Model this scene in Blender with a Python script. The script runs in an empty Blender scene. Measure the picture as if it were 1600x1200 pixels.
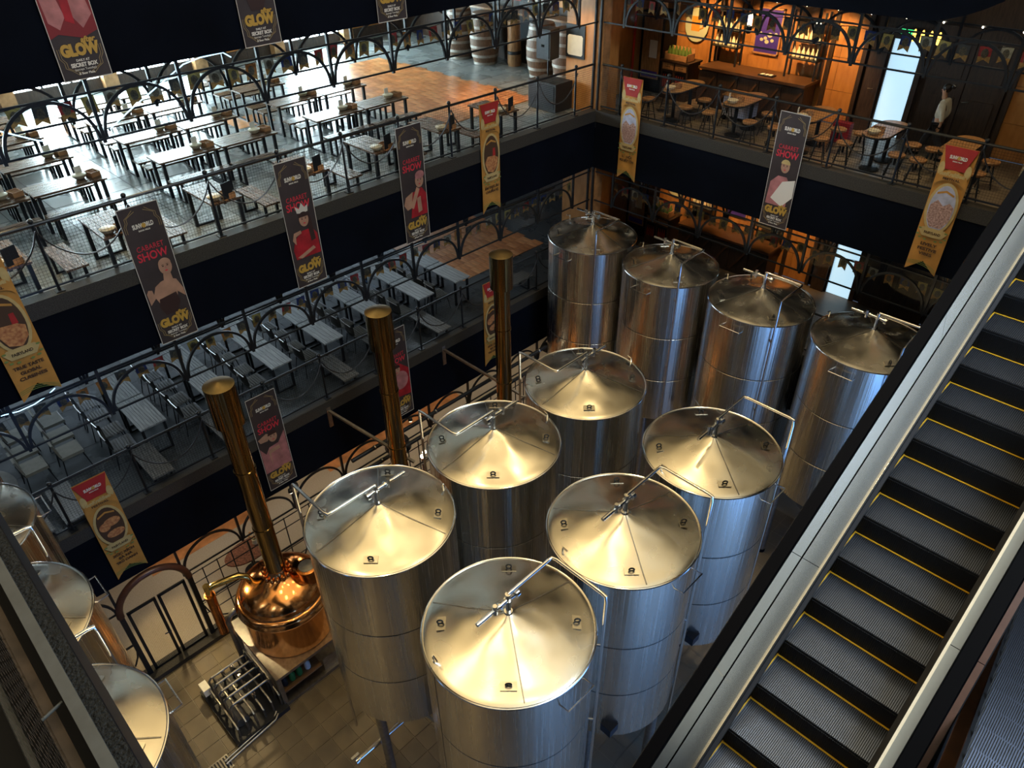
import bpy, math, random
from mathutils import Matrix, Vector
random.seed(7)
PI = math.pi
scene = bpy.context.scene
COL = scene.collection

# ------------------------------------------------------------------ camera
cd = bpy.data.cameras.new('camera')
cd.sensor_width = 36.0
cd.lens = 1142.55 * 36.0 / 1600.0
cd.clip_start = 0.05
cd.clip_end = 200
cam = bpy.data.objects.new('camera', cd)
COL.objects.link(cam)
def cam_matrix(yaw, pitch, roll, loc):
    cy, sy, cp, sp = math.cos(yaw), math.sin(yaw), math.cos(pitch), math.sin(pitch)
    f = Vector((-sy * cp, cy * cp, -sp)); r = Vector((cy, sy, 0)); u = r.cross(f)
    cr, sr = math.cos(roll), math.sin(roll)
    r2 = cr * r + sr * u; u2 = -sr * r + cr * u; b = -f
    return Matrix(((r2.x, u2.x, b.x, loc[0]), (r2.y, u2.y, b.y, loc[1]), (r2.z, u2.z, b.z, loc[2]), (0, 0, 0, 1)))
cam.matrix_world = cam_matrix(math.radians(45.4759), math.radians(36.5946), math.radians(-1.0034), (12.1, -15.07, 14.2))
scene.camera = cam

# ------------------------------------------------------------------ colour, world
scene.view_settings.view_transform = 'Standard'
scene.view_settings.look = 'None'
scene.view_settings.exposure = 0.12
scene.view_settings.gamma = 1.0
scene.view_settings.use_curve_mapping = False
w = bpy.data.worlds.new('world'); scene.world = w; w.use_nodes = True
bg = w.node_tree.nodes['Background']
bg.inputs[0].default_value = (0.42, 0.55, 0.8, 1); bg.inputs[1].default_value = 0.10
scene.cycles.max_bounces = 6
scene.cycles.glossy_bounces = 4
scene.cycles.transparent_max_bounces = 12
scene.cycles.sample_clamp_indirect = 6.0
scene.cycles.use_denoising = True
scene.cycles.caustics_reflective = False
scene.cycles.caustics_refractive = False

# ------------------------------------------------------------------ levels (metres)
FL = [-0.35, 4.02, 8.42, 12.82]          # gallery floors
KB = [-0.15, 4.25, 8.65, 13.05]          # kerb tops
FB = [None, 2.58, 7.17, 11.57]           # underside of each fascia
VZ = [1.84, 6.25, 10.70]                 # feet of the hanging arches
BAY = 1.36
YA = [-0.75 - BAY * k for k in range(12)]   # posts along the left edge (x = 0)
XB = [0.71 + BAY * k for k in range(8)]     # posts along the right edge (y = 0)

# ------------------------------------------------------------------ lights
def light(name, kind, loc, energy, col, size=0.2, target=None, size_y=None, spot=None, blend=0.6):
    d = bpy.data.lights.new(name, kind); d.energy = energy; d.color = col
    if kind == 'AREA':
        d.size = size
        if size_y: d.shape = 'RECTANGLE'; d.size_y = size_y
    elif kind == 'SPOT':
        d.spot_size = math.radians(spot or 60); d.spot_blend = blend; d.shadow_soft_size = size
    else:
        d.shadow_soft_size = size
    o = bpy.data.objects.new(name, d); COL.objects.link(o); o.location = loc
    if target is not None:
        o.rotation_euler = (Vector(target) - Vector(loc)).to_track_quat('-Z', 'Y').to_euler()
    return o
WARM = (1.0, 0.74, 0.36); WARMW = (1.0, 0.82, 0.55); ORANGE = (1.0, 0.55, 0.2); COOL = (0.72, 0.88, 1.0); BLUE = (0.16, 0.40, 1.0)

# ------------------------------------------------------------------ mesh builder
class MB:
    def __init__(s): s.v = []; s.f = []; s.m = []; s.cur = 0
    def add(s, vs, fs):
        o = len(s.v); s.v += [tuple(p) for p in vs]; s.f += [tuple(i + o for i in f) for f in fs]; s.m += [s.cur] * len(fs); return s
    def box(s, x0, x1, y0, y1, z0, z1):
        return s.add([(x0, y0, z0), (x1, y0, z0), (x1, y1, z0), (x0, y1, z0), (x0, y0, z1), (x1, y0, z1), (x1, y1, z1), (x0, y1, z1)],
                     [(0, 3, 2, 1), (4, 5, 6, 7), (0, 1, 5, 4), (1, 2, 6, 5), (2, 3, 7, 6), (3, 0, 4, 7)])
    def cbox(s, c, d): return s.box(c[0] - d[0] / 2, c[0] + d[0] / 2, c[1] - d[1] / 2, c[1] + d[1] / 2, c[2] - d[2] / 2, c[2] + d[2] / 2)
    def bar(s, a, b, w, h=None, up=(0, 0, 1)):
        a = Vector(a); b = Vector(b); h = h or w; d = (b - a).normalized(); u = Vector(up)
        if abs(d.dot(u)) > .98: u = Vector((0, 1, 0))
        r = d.cross(u).normalized(); u = r.cross(d)
        p = [q + r * sx * w / 2 + u * sy * h / 2 for q in (a, b) for sx, sy in ((-1, -1), (1, -1), (1, 1), (-1, 1))]
        return s.add(p, [(3, 2, 1, 0), (4, 5, 6, 7), (0, 1, 5, 4), (1, 2, 6, 5), (2, 3, 7, 6), (3, 0, 4, 7)])
    def tube(s, pts, r, n=8, closed=False, caps=True):
        pts = [Vector(p) for p in pts]; N = len(pts); rings = []; prev = None
        rr = r if isinstance(r, (list, tuple)) else [r] * N
        for i, p in enumerate(pts):
            a = pts[i - 1] if (i > 0 or closed) else p; b = pts[(i + 1) % N] if (i < N - 1 or closed) else p
            t = (b - a).normalized()
            if prev is None:
                u = Vector((0, 0, 1)) if abs(t.z) < .9 else Vector((1, 0, 0))
                u = (u - t * u.dot(t)).normalized()
            else:
                u = (prev - t * prev.dot(t)).normalized()
            prev = u; v = t.cross(u)
            rings.append([p + (u * math.cos(2 * PI * k / n) + v * math.sin(2 * PI * k / n)) * rr[i] for k in range(n)])
        vs = [q for ring in rings for q in ring]; fs = []
        for i in range(N if closed else N - 1):
            j = (i + 1) % N
            for k in range(n): fs.append((i * n + k, i * n + (k + 1) % n, j * n + (k + 1) % n, j * n + k))
        if caps and not closed: fs.append(tuple(reversed(range(n)))); fs.append(tuple((N - 1) * n + k for k in range(n)))
        return s.add(vs, fs)
    def lathe(s, prof, n=48, c=(0, 0)):
        vs = []; fs = []
        for r, z in prof: vs += [(c[0] + r * math.cos(2 * PI * k / n), c[1] + r * math.sin(2 * PI * k / n), z) for k in range(n)]
        for i in range(len(prof) - 1):
            for k in range(n):
                fs.append((i * n + k, i * n + (k + 1) % n, (i + 1) * n + (k + 1) % n, (i + 1) * n + k))
        if prof[0][0] > 1e-4: fs.append(tuple(reversed(range(n))))
        if prof[-1][0] > 1e-4: fs.append(tuple((len(prof) - 1) * n + k for k in range(n)))
        return s.add(vs, fs)
    def sphere(s, c, r, n=12, m=8, sz=1.0):
        o = len(s.v)
        prof = [(max(1e-5, r * math.sin(PI * i / m)), -r * sz * math.cos(PI * i / m)) for i in range(m + 1)]
        vs = [(c[0] + a * math.cos(2 * PI * k / n), c[1] + a * math.sin(2 * PI * k / n), c[2] + z) for a, z in prof for k in range(n)]
        fs = [(i * n + k, i * n + (k + 1) % n, (i + 1) * n + (k + 1) % n, (i + 1) * n + k) for i in range(m) for k in range(n)]
        return s.add(vs, fs)
    def prism(s, pts, z0, z1, tr=None):
        """polygon pts (a, b) extruded along c from z0 to z1; tr maps (a, b, c) to (x, y, z)"""
        tr = tr or (lambda a, b, c: (a, b, c)); n = len(pts)
        vs = [tr(a, b, z0) for a, b in pts] + [tr(a, b, z1) for a, b in pts]
        fs = [tuple(reversed(range(n))), tuple(range(n, 2 * n))] + [(i, (i + 1) % n, n + (i + 1) % n, n + i) for i in range(n)]
        return s.add(vs, fs)
    def strip(s, a, b, tr=None):
        """two matching polylines joined by quads"""
        n = len(a); return s.add(list(a) + list(b), [(i, i + 1, n + i + 1, n + i) for i in range(n - 1)])
    def mesh(s, name, mats, smooth=40):
        me = bpy.data.meshes.new(name); me.from_pydata(s.v, [], s.f)
        for m in (mats if isinstance(mats, (list, tuple)) else [mats]): me.materials.append(M[m])
        if any(s.m): me.polygons.foreach_set('material_index', s.m)
        if smooth:
            me.polygons.foreach_set('use_smooth', [True] * len(me.polygons)); me.update()
            me.set_sharp_from_angle(angle=math.radians(smooth))
        me.update(); return me
M = {}
def obj(name, me, parent=None, loc=None, rz=0):
    o = bpy.data.objects.new(name, me); COL.objects.link(o)
    if parent: o.parent = parent
    if loc: o.location = loc
    if rz: o.rotation_euler[2] = rz
    return o
def part(mb, name, mat, parent, smooth=40, label=None, stuff=False, loc=None, rz=0):
    o = obj(name, mb.mesh(name, mat, smooth) if isinstance(mb, MB) else mb, parent, loc, rz)
    if label: o['label'] = label
    if stuff: o['kind'] = 'stuff'
    return o
def tag(o, label, cat, group=None, kind=None):
    o['label'] = label; o['category'] = cat
    if group: o['group'] = group
    if kind: o['kind'] = kind
    return o
def thing(name, label, cat, loc=(0, 0, 0), rz=0, group=None):
    o = bpy.data.objects.new(name, None); COL.objects.link(o); o.location = loc; o.rotation_euler[2] = rz; o.empty_display_size = .1
    return tag(o, label, cat, group)
def struct(mb, name, mat, label, cat, smooth=0, loc=None):
    return tag(obj(name, mb.mesh(name, mat, smooth), None, loc), label, cat, None, 'structure')
def kids(o): return KIDS.get(o.name, None) or list(o.children)
KIDS = {}
def dup(root, loc, rz, label, group=None, parent=None, cache={}):
    if root.name not in cache:
        cache[root.name] = [(c, list(c.children)) for c in root.children]
    r = root.copy(); COL.objects.link(r); r.location = loc; r.rotation_euler[2] = rz; r['label'] = label
    if group: r['group'] = group
    for c, gs in cache[root.name]:
        k = c.copy(); COL.objects.link(k); k.parent = r
        for g in gs:
            d = g.copy(); COL.objects.link(d); d.parent = k
    return r
ORD = ['first', 'second', 'third', 'fourth', 'fifth', 'sixth', 'seventh', 'eighth', 'ninth', 'tenth', 'eleventh', 'twelfth']

# ------------------------------------------------------------------ materials
def pm(name, col, rough=.5, metal=0.0, var=0.0, scale=8.0, stretch=(1, 1, 1), bump=0.0, bscale=None, rvar=0.0, emit=None, estr=0, coat=0, col2=None, detail=3, spec=None):
    m = bpy.data.materials.new(name); m.use_nodes = True; nt = m.node_tree; N = nt.nodes; L = nt.links
    b = N['Principled BSDF']; b.inputs['Roughness'].default_value = rough; b.inputs['Metallic'].default_value = metal
    b.inputs['Base Color'].default_value = (*col, 1)
    if coat: b.inputs['Coat Weight'].default_value = coat; b.inputs['Coat Roughness'].default_value = .1
    if spec is not None: b.inputs['Specular IOR Level'].default_value = spec
    tc = N.new('ShaderNodeTexCoord'); mp = N.new('ShaderNodeMapping'); mp.inputs['Scale'].default_value = stretch
    L.new(tc.outputs['Object'], mp.inputs['Vector'])
    nz = N.new('ShaderNodeTexNoise'); nz.inputs['Scale'].default_value = scale; nz.inputs['Detail'].default_value = detail
    L.new(mp.outputs['Vector'], nz.inputs['Vector'])
    mr = N.new('ShaderNodeMapRange'); mr.inputs['From Min'].default_value = .3; mr.inputs['From Max'].default_value = .7
    L.new(nz.outputs['Fac'], mr.inputs['Value'])
    mx = N.new('ShaderNodeMix'); mx.data_type = 'RGBA'
    a = tuple(max(0, c * (1 - var)) for c in col); c2 = col2 or tuple(min(1, c * (1 + var)) for c in col)
    mx.inputs[6].default_value = (*(a if col2 is None else col), 1); mx.inputs[7].default_value = (*c2, 1)
    L.new(mr.outputs['Result'], mx.inputs[0]); L.new(mx.outputs[2], b.inputs['Base Color'])
    if rvar:
        r = N.new('ShaderNodeMapRange'); r.inputs['To Min'].default_value = max(.02, rough - rvar); r.inputs['To Max'].default_value = rough + rvar
        r.inputs['From Min'].default_value = .3; r.inputs['From Max'].default_value = .7
        L.new(nz.outputs['Fac'], r.inputs['Value']); L.new(r.outputs['Result'], b.inputs['Roughness'])
    if bump:
        n2 = N.new('ShaderNodeTexNoise'); n2.inputs['Scale'].default_value = bscale or scale; n2.inputs['Detail'].default_value = detail
        L.new(mp.outputs['Vector'], n2.inputs['Vector'])
        bp = N.new('ShaderNodeBump'); bp.inputs['Strength'].default_value = bump; bp.inputs['Distance'].default_value = .02
        L.new(n2.outputs['Fac'], bp.inputs['Height']); L.new(bp.outputs['Normal'], b.inputs['Normal'])
    if emit: b.inputs['Emission Color'].default_value = (*emit, 1); b.inputs['Emission Strength'].default_value = estr
    M[name] = m; return m
def glassmat(name, tint=(1, 1, 1), refl=1.0, rough=0.02):
    m = bpy.data.materials.new(name); m.use_nodes = True; nt = m.node_tree; N = nt.nodes; L = nt.links
    for n in list(N): N.remove(n)
    o = N.new('ShaderNodeOutputMaterial'); mx = N.new('ShaderNodeMixShader'); t = N.new('ShaderNodeBsdfTransparent'); g = N.new('ShaderNodeBsdfGlossy'); f = N.new('ShaderNodeFresnel')
    t.inputs[0].default_value = (*tint, 1); g.inputs['Roughness'].default_value = rough; f.inputs[0].default_value = 1.0 + .45 * refl
    L.new(f.outputs[0], mx.inputs[0]); L.new(t.outputs[0], mx.inputs[1]); L.new(g.outputs[0], mx.inputs[2]); L.new(mx.outputs[0], o.inputs[0])
    M[name] = m
pm('black_steel', (.012, .014, .018), .38, .3, .2, 20)
pm('black_paint', (.004, .005, .009), .6, 0, .25, 1.5, spec=.15)
pm('fascia', (.0025, .004, .009), .8, 0, .3, .8, spec=.06)
pm('granite', (.018, .017, .015), .55, 0, .6, 60, col2=(.06, .056, .052), spec=.3)
pm('tile_gray', (.17, .165, .145), .42, 0, .2, 2.5, rvar=.08, bump=.05, bscale=30)
pm('tile_floor', (.17, .135, .085), .45, 0, .22, 1.5, rvar=.1)
pm('grout', (.3, .27, .2), .8)
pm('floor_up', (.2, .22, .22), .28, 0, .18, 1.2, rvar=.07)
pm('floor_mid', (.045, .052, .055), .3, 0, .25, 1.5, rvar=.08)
pm('floor_bar', (.16, .13, .1), .4, 0, .3, 1.5)
pm('terrazzo', (.4, .34, .26), .4, 0, .35, 40, col2=(.5, .44, .35))
pm('joint_dark', (.05, .05, .05), .7)
pm('parquet_a', (.5, .2, .07), .28, 0, .3, 3)
pm('parquet_b', (.42, .16, .055), .28, 0, .3, 3)
pm('parquet_c', (.56, .25, .1), .28, 0, .3, 3)
pm('steel', (.78, .75, .68), .24, 1, .08, 60, (1, 1, .012), .4, 11, .05)
pm('steel_lid', (.74, .70, .61), .24, 1, .06, 3, (1, 1, 1), 0, 1.5, .05, detail=1.5)
pm('steel_bright', (.8, .79, .76), .16, 1, .05, 10)
pm('gray_paint', (.055, .06, .062), .5, 0, .15, 30)
pm('steel_dull', (.34, .33, .31), .38, 1, .2, 10)
pm('seam', (.18, .165, .14), .4, 1, .1, 10)
pm('copper', (.78, .36, .13), .14, 1, .12, 4, bump=.08, bscale=6)
pm('copper_dark', (.5, .2, .06), .22, 1, .3, 5)
pm('brass', (.78, .56, .2), .15, 1, .1, 6)
pm('chimney', (.36, .24, .1), .09, 1, .1, 10, (1, 1, .02), .12, 5)
pm('chimney_cap', (.34, .24, .1), .38, 1, .1, 10)
pm('wood_table', (.1, .055, .03), .28, 0, .4, 6, (10, .6, 1), rvar=.06)
pm('wood_gray', (.33, .335, .33), .38, 0, .35, 5, (9, .8, 1), rvar=.1)
pm('wood_warm', (.32, .17, .075), .35, 0, .35, 5, (6, 1, 1))
pm('wood_seat', (.26, .13, .055), .4, 0, .35, 6, (6, 1, 1))
pm('wood_dark', (.035, .02, .013), .5, 0, .5, 4, (8, 8, 1))
pm('wood_panel', (.4, .17, .045), .45, 0, .35, 3, (3, 3, 1), col2=(.52, .24, .07))
pm('wood_box', (.45, .23, .1), .6, 0, .2, 10)
pm('wood_bench', (.12, .12, .115), .4, 0, .35, 5, (9, .8, 1), rvar=.1)
pm('arch_brown', (.1, .04, .025), .3, .2, .2, 6)
pm('cream', (.6, .52, .36), .5, 0, .1, 10)
pm('upholstery', (.2, .19, .16), .3, 0, .12, 10)
pm('rattan', (.045, .04, .032), .3, 0, .5, 50, (1, 8, 1), .4, 40)
pm('cord', (.11, .105, .09), .4, 0, .3, 20)
pm('rubber', (.002, .002, .003), .6, 0, spec=.05)
pm('esc_tread', (.2, .215, .26), .32, .9, .1, 4)
pm('esc_dark', (.015, .017, .022), .5, .3)
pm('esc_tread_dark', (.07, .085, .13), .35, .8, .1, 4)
pm('esc_yellow', (.75, .42, .02), .5)
pm('esc_deck', (.32, .36, .42), .24, 1, .02, 3, (6, .2, .2))
pm('kerb_dark', (.012, .013, .014), .7, 0, .6, 200, bump=.6, bscale=150, spec=.2)
pm('wood_counter', (.075, .036, .016), .4, 0, .35, 5, (1, 8, 1))
pm('brush', (.03, .03, .035), .9)
pm('white_paper', (.8, .78, .72), .6, 0, .05, 8)
pm('barrel_wood', (.12, .065, .035), .55, 0, .4, 8, (6, 6, 1))
pm('barrel_hoop', (.3, .28, .25), .5, .7, .2, 8)
pm('speaker', (.012, .012, .013), .6)
pm('red_pipe', (.5, .03, .015), .35)
pm('skin', (.55, .32, .21), .5)
pm('hair', (.012, .008, .007), .4)
pm('shirt', (.75, .72, .62), .7, 0, .08, 12, bump=.3, bscale=14)
pm('trousers', (.012, .012, .02), .7)
pm('green_cap', (.02, .2, .05), .4)
pm('bottle_green', (.12, .2, .05), .2)
pm('bottle_red', (.2, .03, .02), .2)
pm('bottle_pale', (.75, .7, .5), .25)
pm('purple', (.05, .025, .3), .6)
pm('pale_sign', (.55, .6, .42), .6)
pm('amber', (.7, .3, .04), .4)
pm('exit_green', (.02, .5, .1), .5, emit=(.05, 1, .25), estr=2.5)
pm('bulb', (1, .9, .7), .4, emit=(1, .85, .6), estr=9)
pm('streak_blue', (.5, .75, 1), .4, emit=(.45, .75, 1), estr=2.5)  # emission that imitates reflected light streaks, not a lamp
pm('amber_glow', (.9, .5, .1), .4, emit=(1, .55, .08), estr=4)
pm('day_pane', (.8, .9, 1), .4, emit=(.7, .92, 1), estr=42.0)
pm('day_pane_mid', (.7, .8, .9), .4, emit=(.66, .82, 1), estr=4.2)
pm('sky_door', (.5, .75, .95), .4, emit=(.55, .82, 1.0), estr=.85)
pm('rope', (.05, .05, .055), .35, .6)
pm('mesh_rust', (.045, .03, .02), .7, .3, .4, 20)
pm('rug', (.18, .07, .04), .8, 0, .5, 20)
pm('leaf', (.1, .22, .05), .6); pm('flower', (.6, .3, .1), .6)
pm('print_dark', (.035, .026, .03), .65, 0, .25, 2)
pm('print_gold', (.5, .31, .06), .5); pm('print_goldline', (.3, .22, .1), .5); pm('print_white', (.75, .73, .7), .6)
pm('print_red', (.6, .03, .06), .6); pm('print_maroon', (.2, .015, .02), .6); pm('print_skin', (.42, .24, .17), .65, 0, .15, 5)
pm('print_pink', (.4, .16, .17), .65, 0, .25, 6); pm('print_reddress', (.32, .01, .02), .65, 0, .3, 5); pm('print_hair', (.03, .012, .012), .6)
pm('print_orange', (.5, .24, .05), .7, 0, .14, 4); pm('print_cream', (.52, .39, .17), .7, 0, .1, 8); pm('print_brown', (.06, .03, .015), .7)
pm('print_food', (.32, .1, .04), .7, 0, .7, 22, col2=(.6, .3, .12)); pm('print_sky', (.45, .48, .66), .7, 0, .2, 8); pm('print_crowd', (.2, .1, .09), .7, 0, .8, 30, col2=(.62, .42, .38))
pm('print_green', (.17, .24, .07), .7); pm('print_redtop', (.36, .02, .02), .7, 0, .15, 4); pm('print_silver', (.6, .58, .56), .5)
for i, c in enumerate(((.35, .27, .08), (.33, .03, .03), (.02, .04, .16), (.05, .05, .05), (.42, .16, .04), (.32, .3, .24))): pm('flag_%d' % i, c, .75, 0, .35, 14)
pm('flag_dark', (.03, .028, .026), .75, 0, .6, 30, col2=(.16, .13, .08)); pm('flag_gold', (.36, .2, .06), .75, 0, .4, 20)
glassmat('glass', (.97, .985, .99), .45); glassmat('glass_esc', (.9, .93, .95), 1.0)

G_ = FL[0]
# ------------------------------------------------------------------ main lights (ceiling spots and lamps of the hall, added fill lights)
for i, (x, y) in enumerate(((3.4, -13.6), (3.0, -9.0), (6.7, -12.8), (6.7, -8.0), (9.6, -10.2), (5.0, -4.0))):
    light('ceiling_spot', 'SPOT', (x, y, 17.3), 190, WARM, .1, (x * .6 + 6.6 * .4, y * .6 - 8.5 * .4, 6), spot=58, blend=.7)
for i, (x, y) in enumerate(((2.6, -3.2), (5.5, -3.4), (8.6, -3.6))):
    light('ceiling_spot', 'SPOT', (x, y, 17.3), 650, WARMW, .15, (x, -1.6, 6), spot=50, blend=.7)
for x, y in ((1, -17), (1, -11), (1, -4.5), (7, -17), (7, -11), (7, -4.5), (13, -17), (13, -11), (13, -4.5)):
    light('ceiling_fill', 'AREA', (x, y, 14.6), 260, (1, .83, .55) if x < 12 else (.8, .9, 1), 5, (x, y, 18))  # added upward fill, brightens the ceiling that the lids mirror
light('blue_tank_fill', 'AREA', (15.4, -9.0, 2.2), 560, BLUE, 10, (9.5, -9.0, -.3), 3.6)  # added blue fill out of view, tints tank sides and floor
light('escalator_fill', 'AREA', (15.2, -8.5, 17.6), 1300, COOL, 6, (12.0, -9, 8), 3)  # added cool fill aimed at the escalators, the ceiling has no opening
for y in (-12.5, -8.5, -4.5, -.5):                      # warm ceiling lamps of the ground floor
    light('ground_lamp', 'AREA', (-2.0, y, 2.5), 22, (1, .8, .55), .5, (-2.0, y, 0))
for x, y, tx, ty in ((.4, -15.5, 3, -13.5), (.4, -12.9, 3.2, -12.5), (.4, -9.9, 4, -9.5), (.4, -6.8, 4, -7.5), (.4, -3.6, 4, -4), (4.4, -18, 4.4, -13.5), (8, -18, 8, -13.5)):
    light('hall_fill', 'SPOT', (x, y, 2.45), 190, WARM, .05, (tx, ty, G_), spot=110)  # added warm fill without fittings, lifts hall floor and tank sides
light('gate_lamp', 'SPOT', (-.7, -13.5, 2.5), 130, WARM, .05, (-.45, -13.4, G_), spot=55)
for y in (-14, -9, -4): light('gallery_lamp', 'POINT', (-3.0, y, 6.9), 25, COOL, .2)
for x in (1.0, 2.6, 4.2): light('bar_spot', 'SPOT', (x, 2.2, 11.3), 330, ORANGE, .06, (x, 3.65, 9.6), spot=75)
for x in (1.5, 3.3, 5.0, 6.6, 8.2): light('table_spot', 'SPOT', (x, 1.6, 11.4), 75, WARM, .06, (x, 1.5, 8.5), spot=60)
for x in (1.2, 3.0, 4.6): light('bar_spot_lower', 'SPOT', (x, 2.4, 6.9), 170, ORANGE, .06, (x, 3.65, 5.6), spot=80)
for y in (-13.4, -11.0, -8.6): light('aisle_spot', 'SPOT', (-.9, y, 11.4), 150, WARM, .06, (-.6, y, 8.5), spot=60)
light('corner_spot', 'SPOT', (-2.6, -1.2, 11.4), 350, ORANGE, .08, (-3.0, -.2, 8.4), spot=70)
light('pier_spot', 'SPOT', (-.7, -1.4, 11.3), 120, WARM, .06, (-.6, .3, 9.8), spot=60)

# ------------------------------------------------------------------ ground floor with tiles
mb = MB(); mb.box(-8, 18, -19, 4, -.75, FL[0] - .012)
floor = struct(mb, 'floor', 'grout', 'brown tiled brewery floor beneath the steel tanks', 'floor')
tm = []
for q in range(3):
    mb = MB(); g = .196 - .001 * q; mb.add([(-g, -g, 0), (g, -g, 0), (g, g, 0), (-g, g, 0), (-g + .003, -g + .003, .012), (g - .003, -g + .003, .012), (g - .003, g - .003, .012), (-g + .003, g - .003, .012)],
        [(0, 1, 5, 4), (1, 2, 6, 5), (2, 3, 7, 6), (3, 0, 4, 7), (4, 5, 6, 7)]); tm.append(mb.mesh('tile', 'tile_floor', 0))
rest = MB(); n = 0
for i in range(-1, 36):
    for j in range(-10, 37):
        x = .58 + .4 * i; y = -15.0 + .4 * j
        if 0.3 < x < 7.1 and -15.3 < y < -9.0 and n < 290:
            o = obj('tile', tm[(i * 7 + j * 3) % 3], floor, (x, y, FL[0] - .012)); n += 1
        elif y < .2:
            rest.add([(x - .196, y - .196, FL[0]), (x + .196, y - .196, FL[0]), (x + .196, y + .196, FL[0]), (x - .196, y + .196, FL[0])], [(0, 1, 2, 3)])
part(rest, 'distant_tiling', 'tile_floor', floor, 0, stuff=True)
mb = MB(); mb.box(-12.6, .2, -19, 3.65, FL[0] - .1, FL[0] + .05)
g0 = struct(mb, 'floor', 'terrazzo', 'pale speckled terrazzo floor of ground level aisle behind the gates', 'floor')
mb = MB(); mb.box(-.16, .22, -19, .2, FL[0], FL[0] + .12)
struct(mb, 'trim_1', 'granite', 'dark granite kerb under the ground level gate and fence', 'kerb')
mb = MB(); mb.box(-8, -2.6, -13.2, -10.2, FL[0] + .05, FL[0] + .056)
part(mb, 'orange_inlay', 'parquet_c', g0, 0)
mb = MB(); mb.box(-8, -2.6, -8, -3.0, FL[0] + .05, FL[0] + .056); part(mb, 'orange_inlay', 'parquet_c', g0, 0)

# ------------------------------------------------------------------ gallery slabs, kerbs, fascias
def slab(k, mat, lab):
    mb = MB(); mb.box(-12.6, 0, -19, 3.65, FB[k] + .05, FL[k])
    f = struct(mb, 'floor', mat, lab + ' left gallery floor', 'floor')
    mb = MB(); mb.box(-12.6, 0, -19, 3.65, FB[k], FB[k] + .05)
    struct(mb, 'ceiling', 'white_paper', 'pale soffit under the %s left gallery' % lab.split()[0], 'ceiling')
    return f
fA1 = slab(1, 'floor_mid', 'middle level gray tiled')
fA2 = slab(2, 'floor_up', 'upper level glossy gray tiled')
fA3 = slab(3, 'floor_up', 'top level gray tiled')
for k, t in ((1, 'middle'), (2, 'upper'), (3, 'top')):
    mb = MB(); mb.box(0, .03, -19, 0.0, FB[k], KB[k] - .16)
    struct(mb, 'wall_left', 'fascia', 'black fascia band along the %s left gallery edge' % t, 'wall')
    mb = MB(); mb.box(-.2, .05, -19, .05, FL[k] - .05, KB[k])
    struct(mb, 'trim_2', 'granite', 'speckled granite kerb on the %s left gallery edge' % t, 'kerb')
    x1 = 16 if k < 3 else 7.25
    mb = MB(); mb.box(0, x1, 0, 3.65, FB[k] + .05, FL[k])
    struct(mb, 'floor', 'floor_bar', '%s right gallery brown floor by the bar' % t, 'floor')
    mb = MB(); mb.box(0, x1, 0, 3.65, FB[k], FB[k] + .05)
    struct(mb, 'ceiling', 'black_paint', 'dark soffit of the %s right gallery' % t, 'ceiling')
    mb = MB()
    if k < 3: mb.box(0.03, x1, -.03, 0, FB[k], KB[k] - .16)
    else:
        pts = [(.03, 13), (.03, FB[3])] + [(7.1 + 1.3 * q, FB[3] + .42 * q * q) for q in (0, .2, .4, .6, .8, 1)] + [(8.6, 13)]
        mb.prism(pts, -.03, .0, lambda a, b, c: (a, c, b))
    struct(mb, 'wall_right', 'fascia', 'black fascia band along the %s right gallery edge' % t, 'wall')
    mb = MB(); mb.box(.05, x1, -.05, .2, FL[k] - .05, KB[k])
    struct(mb, 'trim_3', 'granite', 'speckled granite kerb on the %s right gallery edge' % t, 'kerb')
# joint lines of the large tiles in the left galleries
for fo, k in ((fA1, 1), (fA2, 2)):
    mb = MB()
    for i in range(1, 16): mb.box(-.2 - .8 * i - .006, -.2 - .8 * i + .006, -19, 3.6, FL[k] + .001, FL[k] + .003)
    for j in range(1, 28): mb.box(-12.5, -.2, -19 + .8 * j - .006, -19 + .8 * j + .006, FL[k] + .001, FL[k] + .003)
    part(mb, 'tile_joint', 'joint_dark', fo, 0, stuff=True)
# brick-red parquet inlay laid in herringbone courses
def parquet(fo, z, x0, x1, y0, y1, nmax):
    ms = []
    for q in range(3):
        b = MB(); b.box(-.195, .195, -.095, .095, 0, .012); ms.append(b.mesh('brick', 'parquet_' + 'abc'[q], 0))
    i = 0; x = x1 - .2; n = 0; far = MB(); r = 0
    while x > x0:
        y = y1 - .1 - (.1 if r % 2 else 0)
        while y > y0:
            if n < nmax: obj('brick', ms[random.randrange(3)], fo, (x, y, z)); n += 1
            else: far.cur = random.randrange(3); far.box(x - .195, x + .195, y - .095, y + .095, z, z + .012)
            y -= .2
        x -= .4; r += 1
    far.m = far.m
    me = far.mesh('distant_bricks', ['parquet_a', 'parquet_b', 'parquet_c'], 0)
    part(me, 'distant_brickwork', None, fo, stuff=True)
parquet(fA2, FL[2], -9.6, -2.4, -3.3, .4, 150)
parquet(fA1, FL[1], -7.6, -2.2, -3.0, .5, 145)
for (x0, x1, y0, y1) in ((-10.5, -8.8, -14, -8), (-7.0, -6.1, -6.7, -5.7)):
    mb = MB(); mb.box(x0, x1, y0, y1, FL[2], FL[2] + .008); part(mb, 'orange_inlay', 'parquet_c', fA2, 0)
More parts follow.
